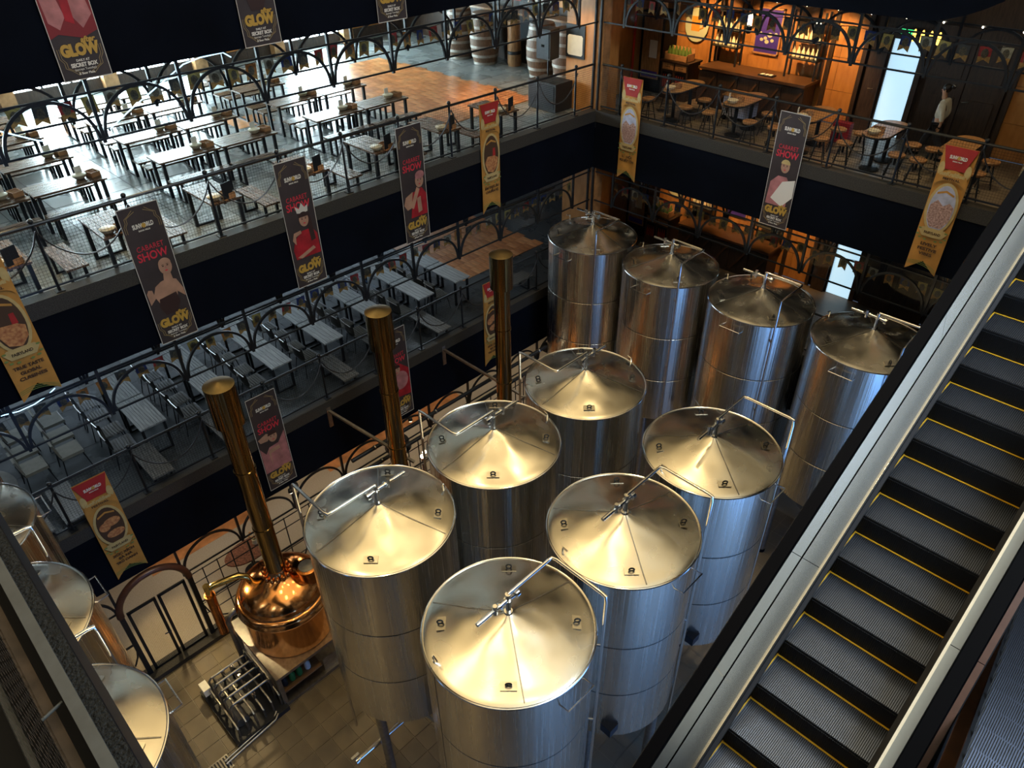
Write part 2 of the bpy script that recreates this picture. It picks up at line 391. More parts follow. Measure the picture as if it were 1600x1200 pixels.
# far facade of the left galleries: piers, mullions and daylight panes
def facade(k, pane, lab, hot):
    top = FB[k + 1]; z0 = FL[k]
    mb = MB(); mb.box(-12.75, -12.6, -19, 3.65, z0, z0 + .35); mb.box(-12.75, -12.6, -19, 3.65, top - .15, top)
    struct(mb, 'wall_far_left', 'wood_dark', lab + ' facade sill and head beyond the gallery tables', 'wall')
    for j in range(8):
        y0 = -18.6 + j * 2.8
        wd = tag(obj('window_%d' % (j + 1), None), lab + ' tall daylight window, %s from the barrels' % ORD[7 - j], 'window', None, 'structure')
        if hot and j in (2, 5, 7): mt = 'wood_panel'
        else: mt = pane
        mb = MB(); mb.box(-12.7, -12.68, y0 + .2, y0 + 2.6, z0 + .35, top - .15); part(mb, 'pane', mt, wd, 0)
        mb = MB()
        for y in (y0 + .2, y0 + 1.0, y0 + 1.8, y0 + 2.6): mb.box(-12.68, -12.6, y - .03, y + .03, z0 + .35, top - .15)
        mb.box(-12.68, -12.61, y0 + .2, y0 + 2.6, z0 + 2.1, z0 + 2.16)
        part(mb, 'window_frame', 'black_steel', wd, 0)
        mb = MB(); mb.box(-12.62, -12.3, y0 - .2, y0 + .2, z0, top)
        part(mb, 'pier', 'wood_warm', wd, 0)
facade(2, 'day_pane', 'upper level', True)
facade(1, 'day_pane_mid', 'middle level', False)
mb = MB(); mb.box(-12.75, -12.6, -19, 3.65, FL[0], FB[1])
struct(mb, 'wall_far_left', 'wood_panel', 'ground level far wall of warm wood', 'wall')
for k in range(3):
    mb = MB(); mb.box(-12.6, -1.0, 3.65, 3.8, FL[k], FB[k + 1])
    struct(mb, 'wall_end', 'wood_dark', '%s dark end wall behind the barrels' % ('ground', 'middle level', 'upper level')[k], 'wall')
# hall roof and outer walls (only seen in reflections)
mb = MB(); mb.box(-13, 18, -22, 5, 18.0, 18.2)
struct(mb, 'ceiling', 'cream', 'pale hall ceiling above the tanks', 'ceiling')
mb = MB(); mb.box(-13, 18, 3.8, 4, 12.8, 18)
struct(mb, 'wall_back', 'cream', 'pale wall of the top level behind the bar', 'wall')
mb = MB(); mb.box(-13, -12.8, -22, 4, 12.8, 18)
struct(mb, 'wall_far_left', 'cream', 'pale top level wall above the left gallery', 'wall')
mb = MB(); mb.box(16, 16.2, -22, 4, 4.4, 18)
struct(mb, 'wall_right', 'fascia', 'dark wall beyond the escalators', 'wall')

# corner pier of the two galleries
for k in range(1, 3):
    mb = MB(); mb.box(-1.3, -.02, .3, .85, FL[k], FB[k + 1])
    struct(mb, 'wall_corner', 'wood_panel', '%s wood clad corner pier behind the railings' % ('', 'middle level', 'upper level')[k], 'wall')
    mb = MB(); mb.box(-.1, .12, .02, .3, FL[k], FB[k + 1])
    struct(mb, 'trim_4', 'wood_warm', '%s timber corner post where the railings meet' % ('', 'middle level', 'upper level')[k], 'post')
    mb = MB(); mb.box(-.14, -.1, -.04, .04, FL[k] - .2, FB[k + 1]); mb.box(.03, .07, -.04, .02, FL[k] - .2, FB[k + 1])
    struct(mb, 'trim_5', 'black_steel', '%s black steel strips on the corner post' % ('', 'middle level', 'upper level')[k], 'trim')
    mb = MB(); mb.box(-1.06, -.98, .85, 3.65, FL[k], FB[k + 1])
    struct(mb, 'wall_divider', 'wood_panel', '%s wooden partition between barrels and bar' % ('', 'middle level', 'upper level')[k], 'wall')
# near ledge of the top level gallery (camera side)
mb = MB(); mb.box(2, 16, -15.14, -15.092, 11.6, 13.05); mb.box(2, 16, -17.5, -15.14, 12.6, 12.9)
struct(mb, 'floor', 'black_paint', 'near top level gallery slab at the lower left', 'floor')
mb = MB(); mb.box(2, 16, -15.118, -15.094, 13.05, 13.062)
struct(mb, 'trim_6', 'kerb_dark', 'rough dark kerb edge at the lower left corner', 'kerb')

# ------------------------------------------------------------------ railings (posts with ball finials, wire mesh, hanging rope swags)
TA = lambda s, d, z: (d, s, z)          # left edge: s runs along y, d is depth in x
TB = lambda s, d, z: (s, -d, z)         # right edge: s runs along x, d is depth (towards the hall is positive)
post_m = {}
def railing(k, T, S, s_end, side, lab):
    zb = KB[k]; zt = zb + 1.1; t = thing('railing', lab, 'railing', T(S[0], -.06, zb))
    o0 = Vector(T(S[0], -.06, zb))
    def L(s, d, z): return Vector(T(s, d, z)) - o0
    s0, s1 = (min(S[0], S[-1], s_end), max(S[0], S[-1], s_end))
    mb = MB(); mb.tube([L(s0, -.06, zt), L(s1, -.06, zt)], .026, 8); part(mb, 'top_rail', 'black_steel', t)
    mb = MB(); mb.bar(L(s0, -.06, zb + .1), L(s1, -.06, zb + .1), .035, .03); part(mb, 'bottom_rail', 'black_steel', t, 0)
    for s in S:
        if 'p' not in post_m:
            m1 = MB(); m1.tube([(0, 0, 0), (0, 0, 1.12)], .024, 8); m1.cbox((0, 0, .008), (.13, .13, .016)); post_m['p'] = m1.mesh('post', 'black_steel')
            m1 = MB(); m1.sphere((0, 0, 1.155), .042, 12, 8); post_m['f'] = m1.mesh('finial', 'black_steel')
        p = obj('post', post_m['p'], t, L(s, -.06, zb)); obj('finial', post_m['f'], p)
    for a, b in zip(S, S[1:]):
        pts = [L(a + (b - a) * q, .0, zb + 1.02 - .58 * (1 - (2 * q - 1) ** 2) ** .8) for q in [i / 14 for i in range(15)]]
        mb = MB(); mb.tube(pts, .013, 6); part(mb, 'rope_swag', 'rope', t)
    mb = MB(); st = .05; w = .002
    n = int((s1 - s0) / st)
    for i in range(1, n):
        s = s0 + i * st; a = L(s - w, -.06, zb + .12); b = L(s + w, -.06, zb + .12); c = L(s + w, -.06, zt - .03); d = L(s - w, -.06, zt - .03)
        mb.add([a, b, c, d], [(0, 1, 2, 3)])
    for j in range(1, 20):
        z = zb + .12 + j * st
        mb.add([L(s0, -.06, z - w), L(s1, -.06, z - w), L(s1, -.06, z + w), L(s0, -.06, z + w)], [(0, 1, 2, 3)])
    part(mb, 'wire_mesh', 'black_steel', t, 0, stuff=True)
    return t
railing(2, TA, YA, -.05, 'A', 'upper left gallery railing with black mesh, rope swags and ball topped posts')
railing(1, TA, YA, -.05, 'A', 'middle left gallery railing with black mesh below the hanging arches')
railing(2, TB, XB, .1, 'B', 'upper right gallery railing in front of the bar stools')
railing(1, TB, XB, .1, 'B', 'middle right gallery railing behind the back row of steel tanks')

# ------------------------------------------------------------------ hanging arch screens
arch_m = {}
def archmesh(r, T, key):
    if (r, key) not in arch_m:
        mb = MB(); n = 20
        for (ri, ro) in ((r - .045, r),):
            P = []
            for i in range(n + 1):
                a = PI * i / n; P.append([(rr * math.cos(a), d, rr * math.sin(a)) for rr, d in ((ri, -.02), (ro, -.02), (ro, .02), (ri, .02))])
            vs = [T(*q) for p in P for q in p]; fs = [(i * 4 + j, i * 4 + (j + 1) % 4, i * 4 + 4 + (j + 1) % 4, i * 4 + 4 + j) for i in range(n) for j in range(4)]
            mb.add(vs, fs)
        arch_m[(r, key)] = mb.mesh('arch', 'black_steel', 40)
    return arch_m[(r, key)]
def arcade(k, T, S, s_end, depth, lab, key, bulbs=False, zoff=0):
    v = VZ[k] + zoff; top = FB[k + 1]; t = thing('arch_screen', lab, 'arch screen', T(S[0], depth, v)); o0 = Vector(T(S[0], depth, v))
    def L(s, d, z): return Vector(T(s, depth + d, z)) - o0
    s0, s1 = min(S[0], S[-1], s_end), max(S[0], S[-1], s_end)
    for nm, z in (('tie_bar', v), ('top_bar', v + (.67 if k == 2 else .80))):
        mb = MB(); mb.bar(L(s0, 0, z), L(s1, 0, z), .03); part(mb, nm, 'black_steel', t, 0)
    for s in S:
        mb = MB(); mb.bar(L(s, 0, v - .05), L(s, 0, top), .05, up=(1, 0, 0)); part(mb, 'hanger_post', 'black_steel', t, 0)
    for a, b in zip(S, S[1:]):
        obj('arch', archmesh(.655, T, key), t, L((a + b) / 2, 0, v + .02))
    if not bulbs and k:
        for a, b in zip(S, S[1:]):
            mb = MB(); p = [L(a, -.01, v), L(b, -.01, v), L(b, -.01, top), L(a, -.01, top)]; q = [L(a, -.018, v), L(b, -.018, v), L(b, -.018, top), L(a, -.018, top)]
            mb.add(p + q, [(0, 1, 2, 3), (7, 6, 5, 4), (0, 4, 5, 1), (1, 5, 6, 2), (2, 6, 7, 3), (3, 7, 4, 0)]); part(mb, 'glass_pane', 'glass', t, 0)
    if bulbs:
        m1 = MB(); m1.sphere((0, 0, 0), .019, 8, 6); bm = m1.mesh('bulb', 'bulb')
        s = s0 + .3
        while s < s1: obj('bulb', bm, t, L(s, .05, v + (.66 if k == 2 else .78))); s += .68
for k, nm in ((2, 'upper'), (1, 'middle')):
    arcade(k, TA, YA, -.05, -.02, nm + ' left row of hanging black arches at the gallery edge', 'a')
    arcade(k, TA, YA, -.05, -1.3, nm + ' left inner row of hanging arches with string bulbs', 'a', True)
    arcade(k, TB, XB, .1, -.02, nm + ' right row of hanging black arches at the gallery edge', 'b')
    arcade(k, TB, XB, .1, -1.3, nm + ' right inner row of hanging arches with string bulbs', 'b', True)
arcade(0, TA, YA[:10], -.05, -.02, 'ground level row of black arches right of the gate', 'a')
arcade(0, TA, [YA[10], YA[11], YA[11] - BAY], YA[11] - BAY, -.02, 'ground level black arches left of the gate', 'a')

# ------------------------------------------------------------------ bunting with swallowtail pennants
def pennant_meshes(T, key):
    out = []
    for i in range(6):
        mb = MB(); w, h = .1, .28; q = lambda a, z, d=0.0: T(a, d, z)
        mb.cur = 0; mb.add([q(-w, 0), q(w, 0), q(w, -.17), q(-w, -.17)], [(0, 1, 2, 3)])
        mb.cur = 2; mb.add([q(-w, -.17), q(w, -.17), q(w, -h), q(0, -h + .06), q(-w, -h)], [(0, 1, 2, 3, 4)])
        mb.cur = 1; el = [q(.06 * math.cos(2 * PI * j / 12), -.115 + .08 * math.sin(2 * PI * j / 12), .004) for j in range(12)]; mb.add(el, [tuple(range(12))])
        out.append(mb.mesh('pennant', ['flag_%d' % i, 'flag_dark', 'flag_gold'], 0))
    return out
PM = {'a': pennant_meshes(TA, 'a'), 'b': pennant_meshes(TB, 'b')}
def bunting(T, key, s0, s1, depth, z, lab, skip=()):
    t = thing('bunting', lab, 'bunting', T(s0, depth, z)); o0 = Vector(T(s0, depth, z)); n = int(abs(s1 - s0) / .34); sg = 1 if s1 > s0 else -1
    pts = []
    for i in range(n + 1):
        s = s0 + sg * .34 * i; sag = .05 * math.sin(PI * ((i * .34 / BAY) % 1)); pts.append(Vector(T(s, depth, z - sag)) - o0)
    TIE = (11.56 if z > 9 else 7.16) - z
    e0 = pts[0] + Vector((0, 0, TIE)); e1 = pts[-1] + Vector((0, 0, TIE)); mb = MB(); mb.tube([e0] + pts + [e1], .006, 5); part(mb, 'string', 'black_steel', t)
    for i, p in enumerate(pts):
        o = obj('pennant', PM[key][random.randrange(6)], t, p); o.rotation_euler = (random.uniform(-.1, .1), random.uniform(-.1, .1), random.uniform(-.25, .25))
bunting(TA, 'a', -.3, -16.2, -.55, 11.23, 'string of printed pennants along the upper left gallery')
bunting(TA, 'a', -.3, -16.2, -.55, 6.64, 'string of printed pennants along the middle left gallery')
bunting(TB, 'b', .4, 10.4, -.55, 11.23, 'string of printed pennants along the upper right gallery')
bunting(TB, 'b', .4, 10.4, -.55, 6.66, 'string of printed pennants along the middle right gallery')

# glowing tubes added in place of blue-white reflections on the left arcade glass
for lab, pts in (('thin blue glass reflection streak rising between upper left arches', [(-11.49, 10.79), (-11.09, 11.01), (-10.68, 11.21), (-10.13, 11.48), (-9.84, 11.53), (-9.45, 11.54), (-9.33, 11.45)]),
                 ('thin blue glass reflection streak at left end of upper arches', [(-13.3, 11.3), (-12.88, 11.09), (-12.47, 10.86), (-12.11, 10.76)]),
                 ('thin blue glass reflection streak at left end of middle arches', [(-14.49, 6.98), (-14.23, 6.93), (-13.99, 6.94), (-13.77, 7.0), (-13.63, 7.07)])):
    t = thing('reflection_streak', lab, 'reflection streak', (-.1, pts[0][0], pts[0][1])); part(MB().tube([(0, a - pts[0][0], b - pts[0][1]) for a, b in pts], .009, 6), 'glow_streak', 'streak_blue', t); part(MB().tube([(0, 0, -.02), (0, 0, .02)], .014, 6), 'streak_end', 'black_steel', t)

# ------------------------------------------------------------------ near railing of the camera's own level
t = thing('railing', 'near gray metal railing edge with rusty wire mesh at lower left corner', 'railing', (6, -15.12, 13.06))
mb = MB(); mb.box(-2, 9, -.017, .003, .0, .02); part(mb, 'bottom_rail', 'gray_paint', t, 0)
mb = MB()
for i in range(420):
    x = -2 + i * .026; mb.add([(x - .0016, -.05, 0), (x + .0016, -.05, 0), (x + .0016, -.05, .35), (x - .0016, -.05, .35)], [(0, 1, 2, 3)])
for j in range(14): mb.add([(-2, -.05, j * .026 - .0016), (9, -.05, j * .026 - .0016), (9, -.05, j * .026 + .0016), (-2, -.05, j * .026 + .0016)], [(0, 1, 2, 3)])
part(mb, 'wire_mesh', 'mesh_rust', t, 0, stuff=True)
mb = MB(); mb.bar((-2, -.044, -.002), (9, -.044, -.002), .02, .004); part(mb, 'rust_strip', 'mesh_rust', t, 0)
mb = MB(); mb.tube([(-2, -.1, -.1), (9, -.1, -.1)], .008, 8); part(mb, 'lower_rail', 'gray_paint', t)
mb = MB(); mb.tube([(5.1, -.02, .01), (5.11, -.055, .01)], .003, 8); part(mb, 'bracket', 'gray_paint', t)

# ------------------------------------------------------------------ lettering helper
TXT = {}
def text_mesh(s, size, mat, bold=0.0, shear=0, space=1.0):
    key = (s, size, mat, bold, shear, space)
    if key in TXT: return TXT[key]
    c = bpy.data.curves.new('lettering', 'FONT'); c.body = s; c.size = size; c.align_x = 'CENTER'; c.align_y = 'CENTER'; c.extrude = .0012; c.offset = bold; c.shear = shear; c.space_character = space; c.resolution_u = 3
    o = bpy.data.objects.new('lettering', c); COL.objects.link(o)
    me = bpy.data.meshes.new_from_object(o.evaluated_get(bpy.context.evaluated_depsgraph_get()))
    bpy.data.objects.remove(o); me.materials.clear(); me.materials.append(M[mat]); TXT[key] = me
    return me
def flat_text(s, size, mat, parent, loc, bold=0.0, shear=0, space=1.0, name='lettering', width=None, rot=0):
    me = text_mesh(s, size, mat, bold, shear, space)
    o = obj(name, me, parent, loc)
    o.rotation_euler = (PI / 2, rot, 0)
    if width:
        xs = [v.co.x for v in me.vertices]; o.scale[0] = width / (max(xs) - min(xs))
    return o
def sh(pts, y, mb=None):       # flat printed shape in the poster plane (a, b) -> (a, y, b), facing -y
    mb = mb or MB(); mb.add([(a, y, b) for a, b in pts], [tuple(range(len(pts)))]); return mb
def ell(cx, cy, rx, ry, n=18, a0=0, a1=2 * PI): return [(cx + rx * math.cos(a0 + (a1 - a0) * i / (n if a1 - a0 > 6.2 else n - 1)), cy + ry * math.sin(a0 + (a1 - a0) * i / (n if a1 - a0 > 6.2 else n - 1))) for i in range(n)]
def cloth(w, h, mat, parent, name, tail=0.0, wave=0.0, seed=0, th=.006):
    nx, ny = 8, 22; mb = MB(); vs = []
    for side in (0, 1):
        for j in range(ny + 1):
            for i in range(nx + 1):
                u = i / nx; v = j / ny; a = (u - .5) * w; b = -h * v
                if tail: b = -(h - tail * (1 - abs(2 * u - 1))) * v
                d = wave * v * math.sin(3.2 * PI * u + seed + 3 * v) + wave * .6 * math.sin(5 * v + seed)
                vs.append((a, d + side * th, b))
    W = nx + 1; O = W * (ny + 1); fs = []
    for j in range(ny):
        for i in range(nx):
            p = j * W + i; fs.append((p, p + W, p + W + 1, p + 1)); fs.append((O + p, O + p + 1, O + p + W + 1, O + p + W))
    mb.add(vs, fs); return part(mb, name, mat, parent)

# ------------------------------------------------------------------ dark cabaret posters (board 0.66 x 2.5 m)
def poster(loc, rz, design, lab):
    t = thing('poster', lab, 'poster', loc, rz)
    W, H = .66, 2.5; mb = MB(); mb.box(-W / 2, W / 2, 0, .012, -H, 0); part(mb, 'board', 'print_dark', t, 0)
    mb = MB()
    for (a0, a1, b0, b1) in ((-W / 2, W / 2, -.012, 0), (-W / 2, W / 2, -H, -H + .012), (-W / 2, -W / 2 + .01, -H, 0), (W / 2 - .01, W / 2, -H, 0)): mb.box(a0, a1, -.003, 0, b0, b1)
    part(mb, 'silver_edge', 'print_silver', t, 0)
    mb = MB(); y = -.003
    for sx in (-1, 1):                                     # stepped art deco corners
        for top in (0, 1):
            f = (lambda b: -b) if top else (lambda b: -H + b)
            for o in (0, .03):
                P = [(sx * (.29 - o), f(.42)), (sx * (.29 - o), f(.3)), (sx * (.25 - o), f(.24)), (sx * (.25 - o), f(.17)), (sx * (.18 - o), f(.13)), (sx * (.1 - o), f(.06 + o))]
                for p, q in zip(P, P[1:]): mb.bar((p[0], y, p[1]), (q[0], y, q[1]), .007, .003, up=(0, 1, 0))
    part(mb, 'deco_corner', 'print_goldline', t, 0)
    flat_text('SUNWORLD', .105, 'print_white', t, (0, -.004, -.34), .004, width=.34, name='logo_lettering')
    part(sh(ell(.01, -.34, .035, .04, 14), -.007), 'logo_sun', 'print_gold', t, 0)
    flat_text('BANA HILLS', .035, 'print_white', t, (.0, -.004, -.42), .001, name='logo_lettering')
    flat_text('CABARET', .13, 'print_red', t, (0, -.004, -.72), .0, space=1.1, width=.44)
    flat_text('SHOW', .2, 'print_red', t, (.0, -.004, -.87), .004, width=.5)
    def P(pts, mat, name='print_figure', y=-.006): part(sh(pts, y), name, mat, t, 0)
    def face(cx, cy, hair='print_hair', lips='print_red'):
        for s in (-1, 1): P(ell(cx + s * .038, cy + .015, .017, .01, 10), 'print_hair', 'print_face', -.015); P([(cx + s * .06, cy + .04), (cx + s * .02, cy + .045), (cx + s * .02, cy + .038), (cx + s * .06, cy + .032)], 'print_hair', 'print_face', -.015)
        P(ell(cx, cy - .07, .026, .012, 10), lips, 'print_face', -.015); P([(cx - .012, cy - .03), (cx + .012, cy - .03), (cx, cy + .01)], 'print_pink', 'print_face', -.014)
        P(ell(cx, cy + .055, .105, .1, 14, 0, PI), hair, 'print_hair_shape', -.0145)
    if design == 6:      # folds of a dark red gown
        P([(-.32, -1.2), (.32, -1.2), (.32, -1.9), (.1, -1.98), (-.2, -1.9), (-.32, -1.95)], 'print_maroon')
        P([(-.3, -1.4), (-.12, -1.3), (-.05, -1.7), (-.16, -1.85), (-.28, -1.75)], 'print_pink', y=-.008); P([(.05, -1.3), (.25, -1.35), (.3, -1.7), (.14, -1.86), (.04, -1.7)], 'print_pink', y=-.008); P([(-.05, -1.3), (.06, -1.3), (.05, -1.8), (-.06, -1.75)], 'print_reddress', y=-.009)
    elif design == 0:      # bare shouldered performer with lace half mask, fist raised
        P([(-.29, -1.72), (-.3, -1.5), (-.26, -1.44), (-.2, -1.46), (-.19, -1.55), (-.13, -1.42), (-.02, -1.36), (.12, -1.34), (.24, -1.4), (.31, -1.6), (.31, -1.75), (.2, -1.62), (.16, -1.8), (-.12, -1.8), (-.18, -1.62)], 'print_skin')
        P([(-.13, -1.66), (.17, -1.62), (.2, -1.8), (.1, -1.98), (-.1, -1.98), (-.16, -1.8)], 'print_hair', y=-.008)
        P(ell(.13, -1.12, .11, .15), 'print_skin', y=-.008); P([(.06, -1.24), (.18, -1.24), (.19, -1.38), (.03, -1.38)], 'print_skin', y=-.007)
        face(.13, -1.12, 'print_skin')
    elif design == 1:    # figure with tiara and red dress
        P([(-.2, -1.5), (-.02, -1.36), (.2, -1.36), (.29, -1.5), (.3, -1.9), (-.24, -1.9), (-.27, -1.7)], 'print_reddress')
        P([(.1, -1.0), (.2, -1.05), (.24, -1.6), (.14, -1.62)], 'print_hair', y=-.007)
        P(ell(.06, -1.15, .1, .14), 'print_skin', y=-.009); P([(-.06, -1.0), (-.08, -.86), (.0, -.93), (.06, -.82), (.12, -.92), (.19, -.88), (.17, -1.01), (.06, -1.03)], 'print_silver', y=-.011)
        face(.06, -1.15); P([(-.25, -1.5), (-.2, -1.36), (-.05, -1.34), (-.04, -1.4), (-.17, -1.44), (-.19, -1.6)], 'print_skin', y=-.009)
        P([(-.22, -1.86), (.16, -1.72), (.2, -1.78), (-.12, -1.9)], 'print_skin', y=-.009)
    elif design == 2:    # figure in red jacket with hand at the chin
        P([(-.3, -1.62), (-.24, -1.46), (-.05, -1.38), (-.02, -1.7), (-.22, -1.75)], 'print_skin')
        P([(-.05, -1.4), (.2, -1.34), (.31, -1.5), (.3, -1.95), (-.14, -1.95), (-.1, -1.7)], 'print_reddress', y=-.007)
        P([(.05, -1.55), (.15, -1.52), (.17, -1.85), (.06, -1.88)], 'print_skin', y=-.009)
        P(ell(.15, -1.18, .11, .15), 'print_skin', y=-.009); P(ell(.17, -1.06, .12, .09), 'print_pink', y=-.011)
        face(.15, -1.18, 'print_pink'); P([(-.14, -1.7), (-.06, -1.76), (.14, -1.36), (.06, -1.3)], 'print_skin', y=-.011)
    elif design == 3:    # pink corset and feathers, arms raised
        P([(-.31, -1.3), (-.2, -1.5), (-.1, -1.36), (.12, -1.34), (.3, -1.1), (.31, -2.0), (-.31, -2.0)], 'print_pink')
        P([(-.14, -1.42), (.12, -1.4), (.16, -1.85), (-.12, -1.85)], 'print_skin', y=-.008); P([(-.1, -1.52), (.12, -1.5), (.16, -1.9), (-.12, -1.9)], 'print_pink', y=-.01)
        P([(-.3, -1.06), (-.1, -.98), (.0, -1.05), (-.1, -1.18), (-.26, -1.16)], 'print_skin', y=-.009); P(ell(.03, -1.12, .1, .14), 'print_skin', y=-.011); face(.03, -1.12)
    elif design == 4:    # red feather fan
        P([(-.31, -1.0), (.05, -.95), (.31, -1.2), (.31, -1.95), (-.1, -1.9), (-.31, -1.5)], 'print_reddress')
        P(ell(.05, -1.45, .22, .26), 'print_pink', y=-.008); P(ell(-.04, -1.12, .1, .13), 'print_skin', y=-.01); face(-.04, -1.12)
    else:                # pale figure with feather fan
        P([(-.25, -1.5), (-.1, -1.34), (.1, -1.34), (.2, -1.5), (.2, -2.0), (-.28, -2.0)], 'print_pink')
        P([(-.18, -1.86), (.02, -1.45), (.3, -1.36), (.31, -1.75), (.1, -2.0)], 'print_white', y=-.008); P(ell(.02, -1.12, .1, .14), 'print_skin', y=-.008); face(.02, -1.12, 'print_cream')
    flat_text('after', .1, 'print_gold', t, (.14, -.012, -2.0), .004, shear=.2)
    flat_text('GLOW', .2, 'print_gold', t, (0, -.012, -2.12), .014, width=.52)
    flat_text('DAILY AT', .042, 'print_white', t, (0, -.004, -2.25), .001)
    flat_text('SECRET BOX', .07, 'print_white', t, (0, -.004, -2.31), .003, width=.36)
    flat_text('(except Tuesday)', .042, 'print_white', t, (0, -.004, -2.365), 0)
    flat_text('& Beer Plaza', .042, 'print_white', t, (0, -.004, -2.42), .001)
    return t
RA = PI / 2    # posters on the left edge face +x
for y, d, lab in ((-11.53, 0, 'dark cabaret poster with masked bare shouldered figure on upper left railing'), (-8.77, 1, 'dark cabaret poster with red dress and tiara on upper left railing'), (-6.05, 2, 'dark cabaret poster with hand at chin figure on upper left railing')):
    poster((.075, y, 9.65), RA, d, lab)
for y, d, lab in ((-11.58, 6, 'dark cabaret poster hanging at the top left corner, red gown folds'), (-8.8, 0, 'dark cabaret poster hanging from top level, middle of three'), (-6.15, 1, 'dark cabaret poster hanging from top level, nearest the barrels')):
    poster((.075, y, 14.07), RA, d, lab)
poster((.075, -10.43, 5.26), RA, 3, 'dark cabaret poster with pink corset figure beside the first copper chimney')
poster((.075, -7.05, 5.26), RA, 4, 'dark cabaret poster with red fan behind the second copper chimney')
poster((5.33, -.075, 9.62), 0, 5, 'dark cabaret poster with white feather fan on right railing')

# ------------------------------------------------------------------ orange festival banners
def banner(loc, rz, lines, pic, lab, seed=0):
    t = thing('festival_banner', lab, 'banner', loc, rz); W, H = .58, 2.5
    cloth(W, H, 'print_orange', t, 'cloth', .24, .012, seed)
    def P(pts, mat, name, y): part(sh(pts, y), name, mat, t, 0)
    P([(-.29, 0), (.29, 0), (.2, -.3), (.17, -.42), (-.17, -.42), (-.2, -.3)], 'print_redtop', 'red_panel', -.024)
    flat_text('SUNWORLD', .085, 'print_white', t, (0, -.03, -.19), .004, width=.3, name='logo_lettering')
    P(ell(.01, -.19, .028, .034, 12), 'print_gold', 'logo_sun', -.034)
    flat_text('BANA HILLS', .03, 'print_white', t, (0, -.03, -.26), .001, name='logo_lettering')
    for s in (-1, 1): P(ell(s * .23, -.42, .055, .13, 14), 'print_cream', 'beer_mug', -.026)
    P([(-.28, -.62)] + ell(0, -.62, .28, .2, 14, PI, 0)[1:] + [(.28, -.7)] + ell(0, -.74, .26, .12, 12, 0, PI) + [(-.28, -.7)], 'print_orange', 'title_arch', -.028)
    flat_text('SunKraftBeer', .105, 'print_cream', t, (0, -.032, -.5), .006, width=.46); flat_text('FESTIVAL', .06, 'print_brown', t, (0, -.032, -.59), .002, width=.3)
    P(ell(0, -1.16, .272, .5, 26), 'print_cream', 'picture_frame', -.026)
    P(ell(0, -1.16, .225, .45, 26), 'print_brown' if pic != 'crowd' else 'print_sky', 'picture', -.03)
    if pic == 'crowd': P([(-.2, -1.12), (-.1, -1.0), (.02, -1.1), (.12, -1.02), (.21, -1.1), (.2, -1.36), (.1, -1.54), (-.1, -1.54), (-.2, -1.36)], 'print_crowd', 'picture_subject', -.034)
    elif pic == 'sausage':
        P(ell(.04, -1.08, .15, .1, 16), 'print_food', 'picture_subject', -.034); P(ell(-.1, -1.14, .1, .1, 16), 'print_food', 'picture_subject', -.035); P(ell(.03, -1.36, .16, .09, 16), 'print_food', 'picture_subject', -.034)
    else: P([(-.2, -1.3), (-.12, -1.16), (.1, -1.18), (.2, -1.24), (.18, -1.42), (.05, -1.56), (-.12, -1.5)], 'print_food', 'picture_subject', -.034); P([(.05, -1.0), (.12, -1.0), (.13, -1.18), (.04, -1.18)], 'print_redtop', 'picture_subject', -.033)
    P([(-.15, -.86), (0, -.8), (.15, -.86), (.15, -.9), (0, -.84), (-.15, -.9)], 'print_orange', 'ribbon', -.033)
    P([(-.26, -1.62), (-.2, -1.56), (.2, -1.56), (.26, -1.62), (.18, -1.74), (-.18, -1.74)], 'print_cream', 'ribbon', -.036)
    flat_text('FAIRYLAND', .07, 'print_brown', t, (0, -.04, -1.66), .002, width=.3)
    for s in (-1, 1):
        for a, b in ((.24, -1.6), (.25, -1.72), (.2, -1.78), (.1, -1.8)): P(ell(s * a, b, .032, .018, 8), 'print_green', 'hop_leaf', -.038)
    for i, ln in enumerate(lines): flat_text(ln, .078, 'print_brown', t, (0, -.026, -1.9 - .1 * i), .003, width=min(.44, .05 * len(ln)))
    mb = MB()
    for o in (0, .03, .06): mb.strip([(-.28 + .56 * q, -.024, -2.3 - o - .08 * q + .07 * math.sin(PI * q)) for q in [i / 10 for i in range(11)]], [(-.28 + .56 * q, -.024, -2.31 - o - .08 * q + .07 * math.sin(PI * q)) for q in [i / 10 for i in range(11)]])
    part(mb, 'wavy_lines', 'print_green', t, 0)
    return t
banner((.09, -13.84, 9.65), RA, ('TRUE TASTE', 'GLOBAL', 'CUISINES'), 'grill', 'orange festival banner reading TRUE TASTE GLOBAL CUISINES at left edge', 1)
banner((.09, -3.82, 9.63), RA, ('ẨM THỰC ÂU', 'CHUẨN VỊ'), 'grill', 'orange festival banner with grilled platter near the corner on upper left railing', 2)
banner((.09, -13.81, 5.25), RA, ('XÚC XÍCH', 'BÀ NÀ', 'TRỨ DANH'), 'sausage', 'orange sausage banner above the ground level gate', 3)
banner((.09, -3.95, 5.3), RA, ('XÚC XÍCH', 'BÀ NÀ', 'TRỨ DANH'), 'sausage', 'orange sausage banner beside the third copper chimney', 4)
banner((1.18, -.09, 9.63), 0, ('LỄ HỘI', 'VUI BẤT TẬN'), 'crowd', 'orange festival banner with crowd picture next to the corner post', 5)
banner((8.56, -.09, 9.65), 0, ('LIVELY', 'FESTIVE', 'VIBES'), 'crowd', 'orange festival banner reading LIVELY FESTIVE VIBES near the escalator', 6)

